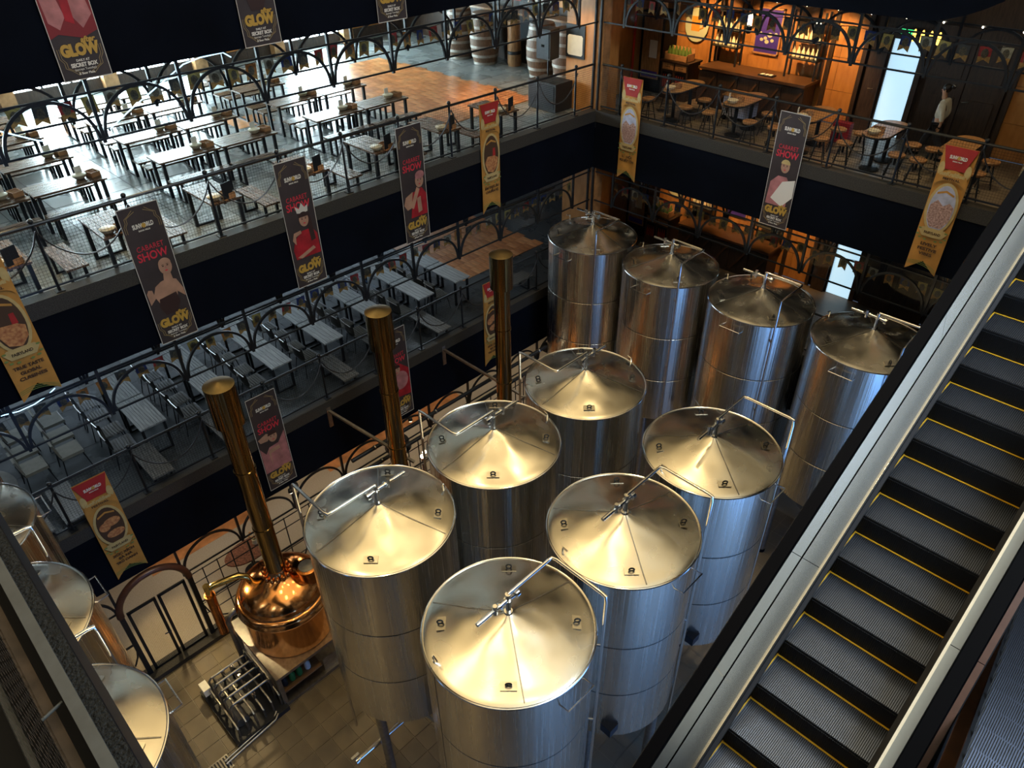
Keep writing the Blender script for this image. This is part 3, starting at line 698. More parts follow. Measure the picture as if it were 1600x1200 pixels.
# ------------------------------------------------------------------ steel fermentation tanks
G0 = FL[0]
def make_tank():
    t = thing('fermentation_tank', 'x', 'tank'); R = 1.1; zb = 2.78; zr = 6.55
    mb = MB(); mb.lathe([(.95, zb - .002), (R - .012, zb), (R, zb + .02), (R, 3.96), (R - .008, 3.968), (R - .008, 3.984), (R, 3.99), (R, 5.17), (R - .008, 5.178), (R - .008, 5.194), (R, 5.2), (R, zr - .01)], 96)
    body = part(mb, 'body', 'steel', t, 30)
    mb = MB()
    for z in (3.976, 5.186): mb.lathe([(R - .001, z - .007), (R + .0015, z - .007), (R + .0015, z + .007), (R - .001, z + .007)], 96)
    part(mb, 'seam_band', 'seam', body, 30)
    mb = MB(); mb.bar((R * .17, R * .985, zb + .02), (R * .17, R * .985, zr - .03), .012, .006); part(mb, 'vertical_seam', 'seam', body, 0)
    mb = MB(); n = 72; prof = [(1.1, 0), (1.06, .016), (.9, .055), (.7, .105), (.5, .155), (.3, .21), (.15, .255), (.05, .29), (.04, .3)]
    n = 120; NR = 26; vs = []; fs = []
    def lidz(r):
        for (r0, z0), (r1, z1) in zip(prof, prof[1:]):
            if r0 >= r >= r1: return z0 + (z1 - z0) * (r0 - r) / (r0 - r1)
        return .3
    for i in range(NR + 1):
        r = 1.1 - (1.1 - .04) * i / NR
        for k in range(n):
            a = 2 * PI * k / n; e = min(1, (1.1 - r) * 6) * min(1, r * 3)
            d = .0042 * e * (math.sin(4 * a + .6 + 2.2 * r) * math.sin(5.2 * r + .4) + .7 * math.sin(7 * a - 3.1 * r + 1) * math.cos(6.5 * r) + .6 * math.sin(3 * a + 5 * r))
            for q in range(4): d -= .006 * e * math.exp(-((r * math.cos(a) - .86 * math.cos(PI / 4 + q * PI / 2)) ** 2 + (r * math.sin(a) - .86 * math.sin(PI / 4 + q * PI / 2)) ** 2) / .022)
            vs.append((r * math.cos(a), r * math.sin(a), zr + lidz(r) + d))
    for i in range(NR):
        for k in range(n): fs.append((i * n + k, i * n + (k + 1) % n, (i + 1) * n + (k + 1) % n, (i + 1) * n + k))
    mb.add(vs, fs); lid = part(mb, 'lid', 'steel_lid', t, 35)
    mb = MB()
    for a in (math.radians(25), math.radians(145), math.radians(265)):
        c, s = math.cos(a), math.sin(a); mb.strip([(r * c - .007 * s, r * s + .007 * c, zr + z + .007) for r, z in prof[1:]], [(r * c + .007 * s, r * s - .007 * c, zr + z + .007) for r, z in prof[1:]])
    part(mb, 'weld_line', 'steel_dull', lid, 0)
    mb = MB(); mb.tube([(1.105 * math.cos(2 * PI * k / 96), 1.105 * math.sin(2 * PI * k / 96), zr) for k in range(96)], .018, 8, True); part(mb, 'rim', 'steel_bright', t)
    pl = MB(); pl.cbox((0, 0, 0), (.2, .11, .008)); plate = pl.mesh('pad', 'steel_lid', 0)
    lg = MB(); lg.tube([(.0 + .035 * math.cos(a), 0, .035 + .035 * math.sin(a)) for a in [PI * 2 * k / 14 for k in range(14)]], .012, 6, True); lug = lg.mesh('lifting_eye', 'black_steel')
    for i in range(4):
        a = PI / 4 + i * PI / 2; r = .86; o = obj('lug_pad', plate, t, (r * math.cos(a), r * math.sin(a), zr + .075)); o.rotation_euler = (0, math.radians(14), a); o.rotation_euler = (math.radians(10), 0, a + PI / 2)
        e = obj('lifting_eye', lug, o, (0, 0, .0)); e.rotation_euler[2] = (0 if i % 2 else PI / 2)
    # central stand pipe with valve gear
    v = part(MB().tube([(0, 0, zr + .27), (0, 0, zr + .33)], .055, 14).tube([(0, 0, zr + .3), (0, 0, 7.2)], .036, 12).tube([(0, 0, 7.08), (0, 0, 7.1)], .055, 12), 'stand_pipe', 'steel_bright', t)
    part(MB().tube([(0, .0, 7.1), (0, .14, 7.1)], .03, 10).tube([(0, .14, 7.1), (0, .17, 7.1)], .05, 10).tube([(0, .17, 7.1), (0, .3, 7.1)], .022, 8).tube([(0, .22, 7.02), (0, .22, 7.18)], .03, 8).tube([(0, .3, 7.1), (0, .52, 7.1)], .028, 10), 'valve', 'steel_bright', v)
    part(MB().tube([(0, 0, 7.1), (0, -.12, 7.08)], .03, 10).tube([(0, -.12, 7.08), (0, -.17, 7.08)], .06, 12), 'gauge', 'steel_bright', v)
    part(MB().tube([(0, 0, 7.2), (0, -.1, 7.2), (0, -.72, 7.2), (0, -.79, 7.2), (-.07, -.81, 7.2), (-.8, -.81, 7.2), (-.87, -.81, 7.19), (-.88, -.81, 7.1), (-.88, -.81, 6.4), (-.88, -.81, .6)], .024, 10), 'vent_pipe', 'steel_bright', t)
    for zc in (6.2, 4.4): part(MB().tube([(-.88, -.81, zc), (-.76, -.72, zc)], .02, 8), 'pipe_clip', 'steel_dull', t)
    # small vent, side handle, cone, legs
    part(MB().tube([(.28, 1.0, zr + .03), (.28, 1.0, zr + .16)], .016, 8).tube([(.28, 1.0, zr + .16), (.18, 1.02, zr + .17)], .01, 6), 'bleed_valve', 'steel_bright', t)
    part(MB().tube([(-1.06, -.23, 6.33), (-1.22, -.23, 6.35), (-1.22, .23, 6.35), (-1.06, .23, 6.33)], .012, 6), 'side_handle', 'steel_bright', t)
    part(MB().lathe([(.06, 1.5), (.12, 1.55), (.98, zb)], 48), 'cone_bottom', 'steel_dull', t)
    part(MB().tube([(0, 0, 1.55), (0, 0, 1.25), (0, -.1, 1.2), (0, -1.3, 1.2)], .05, 10), 'outlet_pipe', 'steel_bright', t)
    ov = part(MB().tube([(0, -1.3, 1.2), (0, -1.36, 1.2)], .08, 10).tube([(0, -1.34, 1.2), (0, -1.34, 1.36)], .025, 8).cbox((0, -1.34, 1.38), (.05, .16, .03)), 'outlet_valve', 'steel_bright', t)
    lm = MB(); lm.tube([(0, 0, .1), (0, 0, zb + .3)], .085, 14); legm = lm.mesh('leg', 'steel_dull')
    fm = MB(); fm.lathe([(.05, 0), (.095, 0), (.095, .05), (.06, .11)], 14); foot = fm.mesh('foot', 'rubber')
    for i in range(4):
        a = i * PI / 2 + math.radians(20); l = obj('leg', legm, t, (.9 * math.cos(a), .9 * math.sin(a), 0)); obj('foot', foot, l)
    part(MB().tube([(.9 * math.cos(math.radians(20)), .9 * math.sin(math.radians(20)), .9), (-.9 * math.cos(math.radians(20)), -.9 * math.sin(math.radians(20)), 1.9)], .03, 8), 'brace', 'steel_dull', t)
    part(MB().cbox((-.72, .86, 3.1), (.2, .2, .18)), 'inspection_port', 'esc_dark', t, 0)
    return t
tank0 = make_tank(); gtank = 'steel fermentation tanks'
TK = [((5.34, -11.2), 0, 'steel tank nearest the first copper kettle, cone lid fully visible'), ((5.34, -8.86), 0, 'middle steel tank of the row beside the copper chimneys'), ((5.34, -6.54), 0, 'steel tank of the chimney row nearest the back row'),
      ((8.03, -11.2), PI, 'nearest steel tank at bottom centre of the picture'), ((8.03, -8.86), PI, 'steel tank with blue side, second along the escalator'), ((8.03, -6.54), PI, 'steel tank with blue side, third along the escalator'),
      ((1.44, -1.65), PI / 2, 'back row steel tank nearest the corner post'), ((3.8, -1.65), PI / 2, 'back row steel tank second from the corner post'), ((6.14, -1.65), PI / 2, 'back row steel tank third from the corner post'), ((8.52, -1.65), PI / 2, 'back row steel tank partly hidden by the escalator'),
      ((1.17, -15.8), -PI / 2, 'steel tank cut by left picture edge'), ((3.42, -15.8), -PI / 2, 'steel tank half hidden by near ledge, middle of lower left three'), ((5.67, -15.8), -PI / 2, 'steel tank half hidden by near ledge at bottom left')]
for i, ((x, y), rz, lab) in enumerate(TK):
    if i: dup(tank0, (x, y, G0), rz, lab, gtank)
    else: tank0.location = (x, y, G0); tank0.rotation_euler[2] = rz; tank0['label'] = lab; tank0['group'] = gtank

# ------------------------------------------------------------------ copper brew kettles with chimneys
def make_kettle():
    t = thing('brew_kettle', 'x', 'kettle')
    part(MB().lathe([(.86, 1.0), (.9, 1.02), (.9, 1.95), (.88, 1.97)], 64), 'body', 'copper', t)
    part(MB().lathe([(.93, 1.93), (.97, 1.96), (.98, 2.0), (.95, 2.04), (.93, 2.06), (.95, 2.1), (.93, 2.14), (.88, 2.17)], 64), 'rim', 'copper', t)
    dome = part(MB().lathe([(.88, 2.15), (.84, 2.27), (.76, 2.38), (.62, 2.48), (.45, 2.55), (.3, 2.62), (.22, 2.7), (.19, 2.8)], 64), 'dome', 'copper', t)
    part(MB().lathe([(.86, 2.2), (.88, 2.24), (.84, 2.28)], 64), 'rope_moulding', 'copper_dark', dome)
    mb = MB()
    for k in range(14):
        a = 2 * PI * k / 14; mb.sphere((.27 * math.cos(a), .27 * math.sin(a), 2.67), .045, 8, 6, 1.4)
    part(mb, 'collar_flutes', 'copper', dome)
    ch = part(MB().lathe([(.185, 2.72), (.2, 2.76), (.185, 2.8), (.185, 4.0), (.2, 4.0), (.2, 4.03), (.185, 4.03), (.185, 5.5), (.2, 5.5), (.2, 5.53), (.185, 5.53), (.185, 6.6)], 40), 'chimney', 'chimney', t)
    part(MB().lathe([(.185, 6.58), (.26, 6.6), (.26, 7.4)], 40), 'chimney_head', 'chimney', ch); part(MB().lathe([(.0001, 7.46), (.1, 7.45), (.26, 7.4)][::-1], 40), 'cap', 'chimney_cap', ch)
    hx, hy = .4, .46
    hp = part(MB().lathe([(.2, 2.4), (.2, 2.7), (.22, 2.72), (.22, 2.76), (.17, 2.78)], 28, (hx, hy)), 'manhole', 'copper_dark', dome)
    part(MB().lathe([(.165, 2.775), (.16, 2.79), (.0001, 2.8)], 28, (hx, hy)), 'manhole_glass', 'steel_dull', dome)
    part(MB().tube([(-.3, -.45, 2.45), (-.33, -.5, 2.66), (-.4, -.62, 2.74), (-.6, -1.05, 2.66), (-.66, -1.18, 2.6), (-.67, -1.2, 2.4)], .07, 12), 'vapour_pipe', 'brass', t)
    part(MB().tube([(-.67, -1.2, 2.42), (-.67, -1.2, 1.2)], .1, 16).tube([(-.67, -1.2, 2.42), (-.67, -1.2, 2.36)], .115, 16), 'condenser', 'copper_dark', t)
    part(MB().tube([(-.67, -1.2, 2.42), (-.67, -1.2, 2.7), ], .07, 12), 'elbow', 'brass', t)
    part(MB().box(-.95, 1.0, -1.0, 1.0, .92, 1.0), 'deck', 'steel_dull', t, 0)
    part(MB().box(-.95, 1.0, -1.0, 1.0, .0, .1), 'base_frame', 'steel_dull', t, 0)
    for x in (-.9, .95):
        for y in (-.95, .95): part(MB().cbox((x, y, .5), (.09, .09, .86)), 'leg', 'steel_dull', t, 0)
    part(MB().box(.45, .96, -.9, .0, .38, .42), 'shelf', 'wood_warm', t, 0); part(MB().box(.9, .93, .05, .9, .1, .5), 'side_panel', 'steel_dull', t, 0)
    for k, (m, x, y) in enumerate((('esc_dark', .8, -.8), ('green_cap', .8, -.62), ('green_cap', .8, -.45), ('white_paper', .8, -.25))):
        part(MB().lathe([(.06, .42), (.065, .44), (.065, .6), (.03, .66), (.03, .7)], 12, (x, y)), 'canister', m, t)
    return t
ket0 = make_kettle()
for i, (y, lab) in enumerate(((-11.7, 'gleaming copper brew kettle with tall chimney, nearest the gate'), (-8.44, 'copper kettle mostly hidden behind tank lids, middle chimney'), (-5.16, 'copper kettle hidden behind tanks, chimney furthest from the gate'))):
    if i: dup(ket0, (1.75, y, G0), 0, lab, 'copper brew kettles')
    else: ket0.location = (1.75, y, G0); ket0['label'] = lab; ket0['group'] = 'copper brew kettles'
# pipe skid beside the first kettle
t = thing('pipe_skid', 'steel plinth crowded with bent stainless pipes in front of copper kettle', 'pipework', (2.0, -13.2, G0))
part(MB().box(-.8, .85, -.62, .55, 0, .12), 'plinth', 'esc_dark', t, 0)
for k in range(5):
    x = -.55 + .26 * k; part(MB().tube([(x, .45, .12), (x, .45, .55 + .06 * k), (x, .38, .62 + .06 * k), (x, -.35, .62 + .06 * k), (x, -.42, .55 + .06 * k), (x, -.42, .12)], .024, 8), 'bent_pipe', 'steel_dull', t)
for k in range(6):
    y = -.48 + .19 * k; part(MB().tube([(-.7, y, .12), (-.7, y, .38 + .05 * (k % 3)), (-.62, y, .44 + .05 * (k % 3)), (.62, y, .44 + .05 * (k % 3)), (.7, y, .38 + .05 * (k % 3)), (.7, y, .12)], .022, 8), 'bent_pipe', 'steel_dull', t)
for k in range(4): part(MB().tube([(-.5 + .3 * k, .1, .3), (-.5 + .3 * k, .1, .62)], .035, 8).tube([(-.58 + .3 * k, .1, .62), (-.42 + .3 * k, .1, .62)], .014, 6), 'valve', 'steel_bright', t)
part(MB().tube([(-.75, .4, .12), (-.75, .4, 1.6), (-.75, .5, 1.75), (-.75, .62, 1.8)], .055, 10), 'riser_pipe', 'steel_dull', t)
part(MB().tube([(.2, -.3, .25), (.55, -.3, .25)], .13, 14), 'pump', 'steel_dull', t); part(MB().box(-.7, -.45, -.6, -.45, .3, .5), 'control_box', 'white_paper', t, 0)
for dx in (0, .07): part(MB().tube([(.75 + dx, .3, .12), (.82 + dx, .2, .1), (.86 + dx, -.5 , .06), (.9 + dx, -.95, .05)], .02, 8), 'drain_hose', 'steel_dull', t)
mb = MB(); mb.box(0, .34, -1.2, 0, 0, .01)
dg = thing('floor_drain', 'dark slotted floor drain grate at the foot of the pipe skid', 'drain', (2.75, -14.05, G0))
part(MB().box(0, .34, -1.0, 0, 0, .008), 'frame', 'steel_dull', dg, 0)
for k in range(16): part(MB().box(.03, .31, -.06 * k - .05, -.06 * k - .02, .008, .014), 'slat', 'esc_dark', dg, 0)
# overhead feed pipes and wall struts behind the chimney row
for i, (dx, z, lab) in enumerate(((0, 3.25, 'upper black feed pipe running behind the tanks along left gallery'), (.22, 3.0, 'lower black feed pipe running behind the tanks along left gallery'))):
    t = thing('feed_pipe', lab, 'pipe', (1.05 + dx, -9.2, z)); part(MB().tube([(0, 0, 0), (0, 6.3, 0)], .05, 12), 'tube', 'black_steel', t)
    for y in (.6, 2.4, 4.2, 6.0): part(MB().tube([(0, y, 0), (0, y + .03, 0)], .058, 12), 'clamp', 'steel_bright', t)
for i, y in enumerate((-9.0, -5.6)):
    t = thing('wall_strut', 'slanting gray steel strut from fascia to %s chimney' % ('middle', 'furthest')[i], 'strut', (0.03, y, 4.0))
    part(MB().bar((0, 0, 0), (1.95, .8, -.85), .06, .05), 'beam', 'steel_dull', t, 0); part(MB().box(0, .03, -.05, .05, -.45, .1), 'wall_plate', 'steel_dull', t, 0)
# spot lamps on the fascia underside
for i, (x, y, z) in enumerate(((.12, -10.35, 2.46), (.12, -10.2, 2.53), (.12, -6.9, 2.5))):
    t = thing('spot_lamp', 'small lit spotlight under the %s' % ('pink corset poster, lower one', 'pink corset poster, upper one', 'poster behind the middle chimney')[i], 'lamp', (x, y, z))
    part(MB().lathe([(.03, .0), (.06, .02), (.05, .1), (.02, .12)], 14), 'housing', 'black_steel', t); part(MB().lathe([(.0001, -.015), (.045, 0.0), (.045, .012)], 12), 'lens', 'bulb', t)
    light('spot_lamp_light', 'SPOT', (x + .1, y, z - .03), 40, WARM, .04, (x + 2.2, y, G0), spot=80)

# ------------------------------------------------------------------ ground level gate and fence
t = thing('arched_gate', 'black double gate with mesh leaves under a brown round arch', 'gate', (0, -13.64, G0 + .12))
part(MB().tube([(.0, .72 * math.cos(a), 1.95 + .72 * math.sin(a)) for a in [PI * k / 24 for k in range(25)]], .075, 10), 'arch', 'arch_brown', t)
for s in (-1, 1):
    part(MB().box(-.05, .05, s * .72 - .05, s * .72 + .05, 0, 1.95), 'jamb', 'black_steel', t, 0)
    lf = part(MB().box(-.02, .02, min(s * .02, s * .08), max(s * .02, s * .08), 0, 1.95).box(-.02, .02, min(s * .55, s * .61), max(s * .55, s * .61), 0, 1.95).box(-.02, .02, min(s * .02, s * .61), max(s * .02, s * .61), 0, .06).box(-.02, .02, min(s * .02, s * .61), max(s * .02, s * .61), 1.9, 1.96), 'leaf', 'black_steel', t, 0)
    mb = MB()
    for i in range(1, 16): y = s * (.08 + .03 * i); mb.add([(0, y - .002, .05), (0, y + .002, .05), (0, y + .002, 1.9), (0, y - .002, 1.9)], [(0, 1, 2, 3)])
    part(mb, 'wire_mesh', 'steel_dull', lf, 0, stuff=True)
part(MB().tube([(.03, -.03, .9), (.1, -.03, .9), (.1, -.16, .92)], .014, 8), 'handle', 'black_steel', t)
def fence(y0, y1, lab, rich):
    t = thing('fence', lab, 'fence', (0, y0, G0 + .12)); L = y1 - y0
    for z in (.03, 1.05): part(MB().bar((0, 0, z), (0, L, z), .035), 'rail', 'black_steel', t, 0)
    n = int(round(L / BAY))
    for i in range(n + 1): part(MB().tube([(0, L * i / n, 0), (0, L * i / n, 1.95)], .024, 8), 'post', 'black_steel', t)
    for i in range(n):
        y = L * i / n; b = L / n
        part(MB().tube([(0.01, y + b * q, 1.02 - .85 * (1 - (2 * q - 1) ** 2) ** .6) for q in [k / 16 for k in range(17)]], .018, 6), 'curved_bar', 'black_steel', t)
        if rich:
            for z in (.35, .7, 1.4, 1.7): part(MB().bar((-.25, y, z), (-.25, y + b, z), .018), 'thin_rail', 'black_steel', t, 0)
            for q in (.25, .5, .75): part(MB().bar((-.25, y + b * q, 0), (-.25, y + b * q, 1.72), .022, up=(1, 0, 0)), 'baluster', 'black_steel', t, 0)
    mb = MB()
    for i in range(int(L / .03)): y = i * .03; mb.add([(0, y, .05), (0, y + .003, .05), (0, y + .003, 1.04), (0, y, 1.04)], [(0, 1, 2, 3)])
    part(mb, 'wire_mesh', 'steel_dull', t, 0, stuff=True)
fence(-17.07, -14.35, 'black ground level fence left of the arched gate', False)
fence(-12.9, -2.11, 'black ground level fence with curved bars right of arched gate', True)
# tables in the ground level aisle
def oval_table(loc, lab):
    t = thing('oval_table', lab, 'table', loc); part(MB().prism([(.62 * math.cos(a) if abs(math.cos(a)) > 2 else .36 * math.cos(a), .62 * math.sin(a)) for a in [2 * PI * k / 28 for k in range(28)]], .72, .76), 'tabletop', 'rug', t)
    part(MB().tube([(0, 0, .02), (0, 0, .72)], .05, 10), 'pedestal', 'black_steel', t); part(MB().lathe([(.26, 0), (.26, .03), (.06, .06)], 20), 'base', 'black_steel', t)
    f = thing('flower_vase', 'small vase of dried flowers on ' + lab.split(',')[0], 'vase', (loc[0] - .05, loc[1] + .2, loc[2] + .76)); part(MB().lathe([(.04, 0), (.07, .05), (.05, .14), (.06, .16)], 14), 'vase', 'cream', f)
    for k in range(9):
        a = 2.4 * k; part(MB().tube([(0, 0, .12), (.1 * math.cos(a), .1 * math.sin(a), .3 + .02 * (k % 3))], .005, 4), 'stem', 'leaf', f); part(MB().sphere((.1 * math.cos(a), .1 * math.sin(a), .31 + .02 * (k % 3)), .03, 7, 5), 'blossom', 'flower', f)
oval_table((-.95, -11.3, G0 + .05), 'dark red oval table behind the copper kettle')
oval_table((-.95, -8.6, G0 + .05), 'dark red oval table behind the middle chimney')
t = thing('floor_lamp', 'black drum shade floor lamp behind the fence near the middle chimney', 'lamp', (-.6, -6.9, G0 + .05))
part(MB().lathe([(.34, 1.5), (.36, 1.5), (.3, 1.72), (.28, 1.72)], 28), 'shade', 'black_steel', t); part(MB().tube([(0, 0, .03), (0, 0, 1.6)], .02, 8), 'pole', 'black_steel', t); part(MB().lathe([(.2, 0), (.2, .03), (.02, .05)], 18), 'base', 'black_steel', t); part(MB().sphere((0, 0, 1.52), .06, 10, 8), 'bulb', 'bulb', t)
for i, (x, y) in enumerate(((-.4, -6.3), (-.5, -6.15), (-.35, -6.0), (-.55, -5.9))):
    t = thing('candle_lamp', '%s small glowing candle lamp behind middle copper chimney' % ORD[i], 'lamp', (x, y, G0 + .05), 0, 'candle lamps'); part(MB().tube([(0, 0, 0), (0, 0, .8)], .03, 8), 'stand', 'rug', t); part(MB().sphere((0, 0, .88), .06, 10, 8), 'globe', 'bulb', t)

# ------------------------------------------------------------------ escalators
def escalator(lab, x0, x1, y0, z0, n, up, off, offl=0, shared=False):
    """steps from x0 to x1; nose line through (y0, z0); up = +1 rises towards +y"""
    t = thing('escalator', lab, 'escalator', ((x0 + x1) / 2, y0, z0)); W = (x1 - x0) / 2; R, H = .408, .2355
    sm = MB(); sm.box(-W, W, 0, R, -.03, 0)
    base = sm.mesh('step', 'esc_dark', 0)
    cl = MB(); k = 0; x = -W + .012
    while x < W - .01:
        cl.box(x, x + .0085, .0, R, 0, .012); x += .0165
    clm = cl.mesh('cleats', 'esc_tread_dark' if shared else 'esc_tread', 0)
    rs = MB(); yb = R if up > 0 else 0.0; x = -W + .012
    rs.box(-W, W, yb - .004, yb + .006, -.02 if up > 0 else -H, H - .02 if up > 0 else 0)
    while x < W - .01:
        rs.box(x, x + .0085, yb - .012 if up > 0 else yb - .012, yb, 0 if up > 0 else -H, H - .02 if up > 0 else 0); x += .0165
    rsm = rs.mesh('riser', 'esc_dark', 0)
    yl = MB(); yl.box(-W, -W + .012, 0, R, .012, .016); yl.box(W - .012, W, 0, R, .012, .016); yl.box(-W, W, R - .03, R - .012, .012, .0155)
    ylm = yl.mesh('yellow_line', 'esc_yellow', 0)
    for i in range(n):
        s = obj('step', base, t, (0, R * i, up * H * i + (0 if up > 0 else 0)))
        c = obj('cleats', clm, s); c['kind'] = 'stuff'
        obj('riser', rsm, s)
        if not shared: obj('yellow_line', ylm, s)
    L = R * n; dz = up * H * n; A = Vector((0, -.3, -.3 * up * H / R)); Bv = Vector((0, L, dz)); nn = Vector((0, -up * H, R)).normalized()
    def run(xa, xb, ha, hb, name, mat, seg=1):
        for q in range(seg):
            a = A + (Bv - A) * (q / seg); b = A + (Bv - A) * ((q + 1) / seg); e = (Bv - A).normalized() * (.003 if seg > 1 else 0)
            vs = []
            for p in (a + e, b - e):
                vs += [Vector((xa, 0, 0)) + p + nn * ha, Vector((xb, 0, 0)) + p + nn * ha, Vector((xb, 0, 0)) + p + nn * hb, Vector((xa, 0, 0)) + p + nn * hb]
            mb = MB(); mb.add(vs, [(3, 2, 1, 0), (4, 5, 6, 7), (0, 1, 5, 4), (1, 2, 6, 5), (2, 3, 7, 6), (3, 0, 4, 7)]); part(mb, name, mat, t, 0)
    for s in (-1, 1):
        f = lambda a, b: (min(s * a, s * b), max(s * a, s * b))
        o = off if s > 0 else offl
        if shared and s < 0:
            run(*f(W + .003, W + .03), -1.0, .12, 'skirt', 'esc_dark'); run(*f(W + .03, W + .12), .06, .1, 'inner_deck', 'copper_dark', 3); continue
        run(*f(W + .003, W + .02), -.12, .16, 'skirt', 'esc_dark'); run(*f(W - .03, W + .01), .07, .11, 'brush', 'brush')
        run(*f(W + .012, W + .035), .1, .185, 'skirt_edge', 'steel_bright'); run(*f(W + .035, W + .2 - o), .13, .17, 'inner_deck', 'esc_deck', 3)
        run(*f(W + .2 - o, W + .225 - o), .06, .15, 'glass_channel', 'rubber'); run(*f(W + .225 - o, W + .35 - o), .09, .15, 'outer_deck', 'arch_brown' if s > 0 else 'esc_deck', 3)
        run(*f(W + .207 - o, W + .218 - o), .12, .95, 'glass_panel', 'glass_esc', 4)
        xc = s * (W + .2125 - o); mb = MB(); pts = [A + Vector((xc, 0, 0)) + nn * .97, Bv + Vector((xc, 0, 0)) + nn * .97]
        pr = [(-.05, -.035), (.05, -.035), (.062, 0), (.05, .03), (-.05, .03), (-.062, 0)]
        vs = [p + Vector((a, 0, 0)) + nn * b for p in pts for a, b in pr]
        mb.add(vs, [(i, (i + 1) % 6, 6 + (i + 1) % 6, 6 + i) for i in range(6)]); part(mb, 'handrail', 'rubber', t, 60)
        run(*f(W + .335 - o, W + .36 - o), -1.0, .12, 'side_cladding', 'black_paint')
    run(-W - .35 + offl, W + .35 - off, -1.05, -1.0, 'soffit', 'black_paint')
    return t
escalator('near escalator rising to the right with yellow edged steps', 10.98, 12.06, -11.34 - .408 * 7, 7.56 - .2355 * 6, 33, 1, .045)
escalator('second escalator descending at the right picture edge', 12.5, 13.55, -10.97 - .408 * 8, 8.77 + .2355 * 8, 32, -1, 0, .2, True)

# ------------------------------------------------------------------ furniture: slatted top as one ribbed slab
def ribbed(w, l, z0, z1, n, gap=.008, deep=.012, axis='y'):
    """top of width w split in n slats running along the length l (axis y) as one grooved profile"""
    pts = [(-w / 2, z0), (w / 2, z0)]; sw = w / n; top = []
    for i in range(n):
        a = -w / 2 + i * sw; top += [(a + (gap / 2 if i else 0), z1), (a + sw - (gap / 2 if i < n - 1 else 0), z1)]
        if i < n - 1: top += [(a + sw - gap / 2, z1 - deep), (a + sw + gap / 2, z1 - deep)]
    pts += top[::-1]; n_ = len(pts); mb = MB()
    f = (lambda a, c, b: (a, c, b)) if axis == 'y' else (lambda a, c, b: (c, a, b))
    vs = [f(a, -l / 2, b) for a, b in pts] + [f(a, l / 2, b) for a, b in pts]
    mb.add(vs, [tuple(range(n_))[::-1], tuple(range(n_, 2 * n_))] + [(i, (i + 1) % n_, n_ + (i + 1) % n_, n_ + i) for i in range(n_)]); return mb
def make_table(name, lab, w, l, h, top, n, legm='black_steel', leg=.06, foot=True):
    t = thing(name, lab, 'table'); part(ribbed(w, l, h - .035, h, n), 'tabletop', top, t, 0)
    m = MB(); m.cbox((0, 0, (h - .035) / 2), (leg, leg, h - .035)); lm = m.mesh('leg', legm, 0)
    for sx in (-1, 1):
        for sy in (-1, 1): obj('leg', lm, t, (sx * (w / 2 - leg / 2 - .02), sy * (l / 2 - leg / 2 - .05), 0))
    for sy in (-1, 1):
        if foot: part(MB().cbox((0, sy * (l / 2 - leg / 2 - .05), .02), (w - .1, leg * .8, .04)), 'foot_bar', legm, t, 0)
    part(MB().cbox((0, 0, h - .07), (.05, l - .2, .05)), 'apron', legm, t, 0)
    return t
def make_bench(name, lab, w, l, h, top, n):
    t = thing(name, lab, 'bench'); part(ribbed(w, l, h - .035, h, n), 'seat', top, t, 0)
    m = MB(); m.cbox((0, 0, (h - .035) / 2), (.045, .045, h - .035)); lm = m.mesh('leg', 'black_steel', 0)
    for sx in (-1, 1):
        for sy in (-1, 1): obj('leg', lm, t, (sx * (w / 2 - .05), sy * (l / 2 - .14), 0))
    for sy in (-1, 1): part(MB().cbox((0, sy * (l / 2 - .14), .02), (w - .05, .045, .035)), 'foot_bar', 'black_steel', t, 0)
    return t
_first = {}
def place(proto, loc, rz, lab, group):
    if proto.name in _first: return dup(proto, loc, rz, lab, group)
    _first[proto.name] = 1; proto.location = loc; proto.rotation_euler[2] = rz; proto['label'] = lab; proto['group'] = group; return proto
LONG = make_table('picnic_table', 'x', .62, 1.3, .75, 'wood_table', 5)
BENCH = make_bench('picnic_bench', 'x', .34, 1.28, .44, 'wood_table', 3)
# caddies, bowls and menu cards
bx = thing('cutlery_box', 'x', 'box'); part(MB().box(-.12, .12, -.09, .09, 0, .01).box(-.12, -.11, -.09, .09, 0, .09).box(.11, .12, -.09, .09, 0, .09).box(-.12, .12, -.09, -.08, 0, .09).box(-.12, .12, .08, .09, 0, .09), 'tray', 'wood_box', bx, 0)
for k in (-.04, .04): part(MB().box(k - .004, k + .004, -.08, .08, .01, .08), 'divider', 'wood_box', bx, 0)
for k in (-.075, 0, .075): part(MB().box(k - .02, k + .02, -.075, .075, .05, .062), 'napkin_stack', 'esc_dark', bx, 0)
bw = thing('bowl', 'x', 'bowl'); part(MB().lathe([(.06, 0), (.075, .005), (.115, .05), (.125, .08), (.118, .08), (.1, .045), (.02, .02), (.0001, .02)], 24), 'shell', 'cream', bw); part(MB().lathe([(.126, .078), (.13, .084), (.122, .088)], 24), 'lip', 'cream', bw)
mn = thing('menu_stand', 'x', 'menu'); part(MB().box(-.006, .006, -.07, .07, .01, .2), 'card', 'white_paper', mn, 0); part(MB().box(-.03, .03, -.08, .08, 0, .012), 'foot', 'wood_box', mn, 0)
mb2 = thing('menu_board', 'x', 'menu'); part(MB().box(-.008, .008, -.11, .11, .012, .3), 'panel', 'esc_dark', mb2, 0); part(MB().box(-.04, .04, -.11, .11, 0, .014), 'foot', 'wood_box', mb2, 0)
def tableware(x, y, z, where, big=False, dx=.17):
    place(bw, (x, y - .02, z), 0, 'round wooden bowl on ' + where, 'bowls on tables'); place(bx, (x + .0, y + dx + .05, z), .2, 'divided wooden cutlery box on ' + where, 'cutlery boxes')
    if big: place(mb2, (x + .12, y + dx + .02, z), .3, 'dark upright menu board on ' + where, 'menu boards')
    else: place(mn, (x - .12, y + .02, z), .3, 'small white menu card on ' + where, 'menu cards')
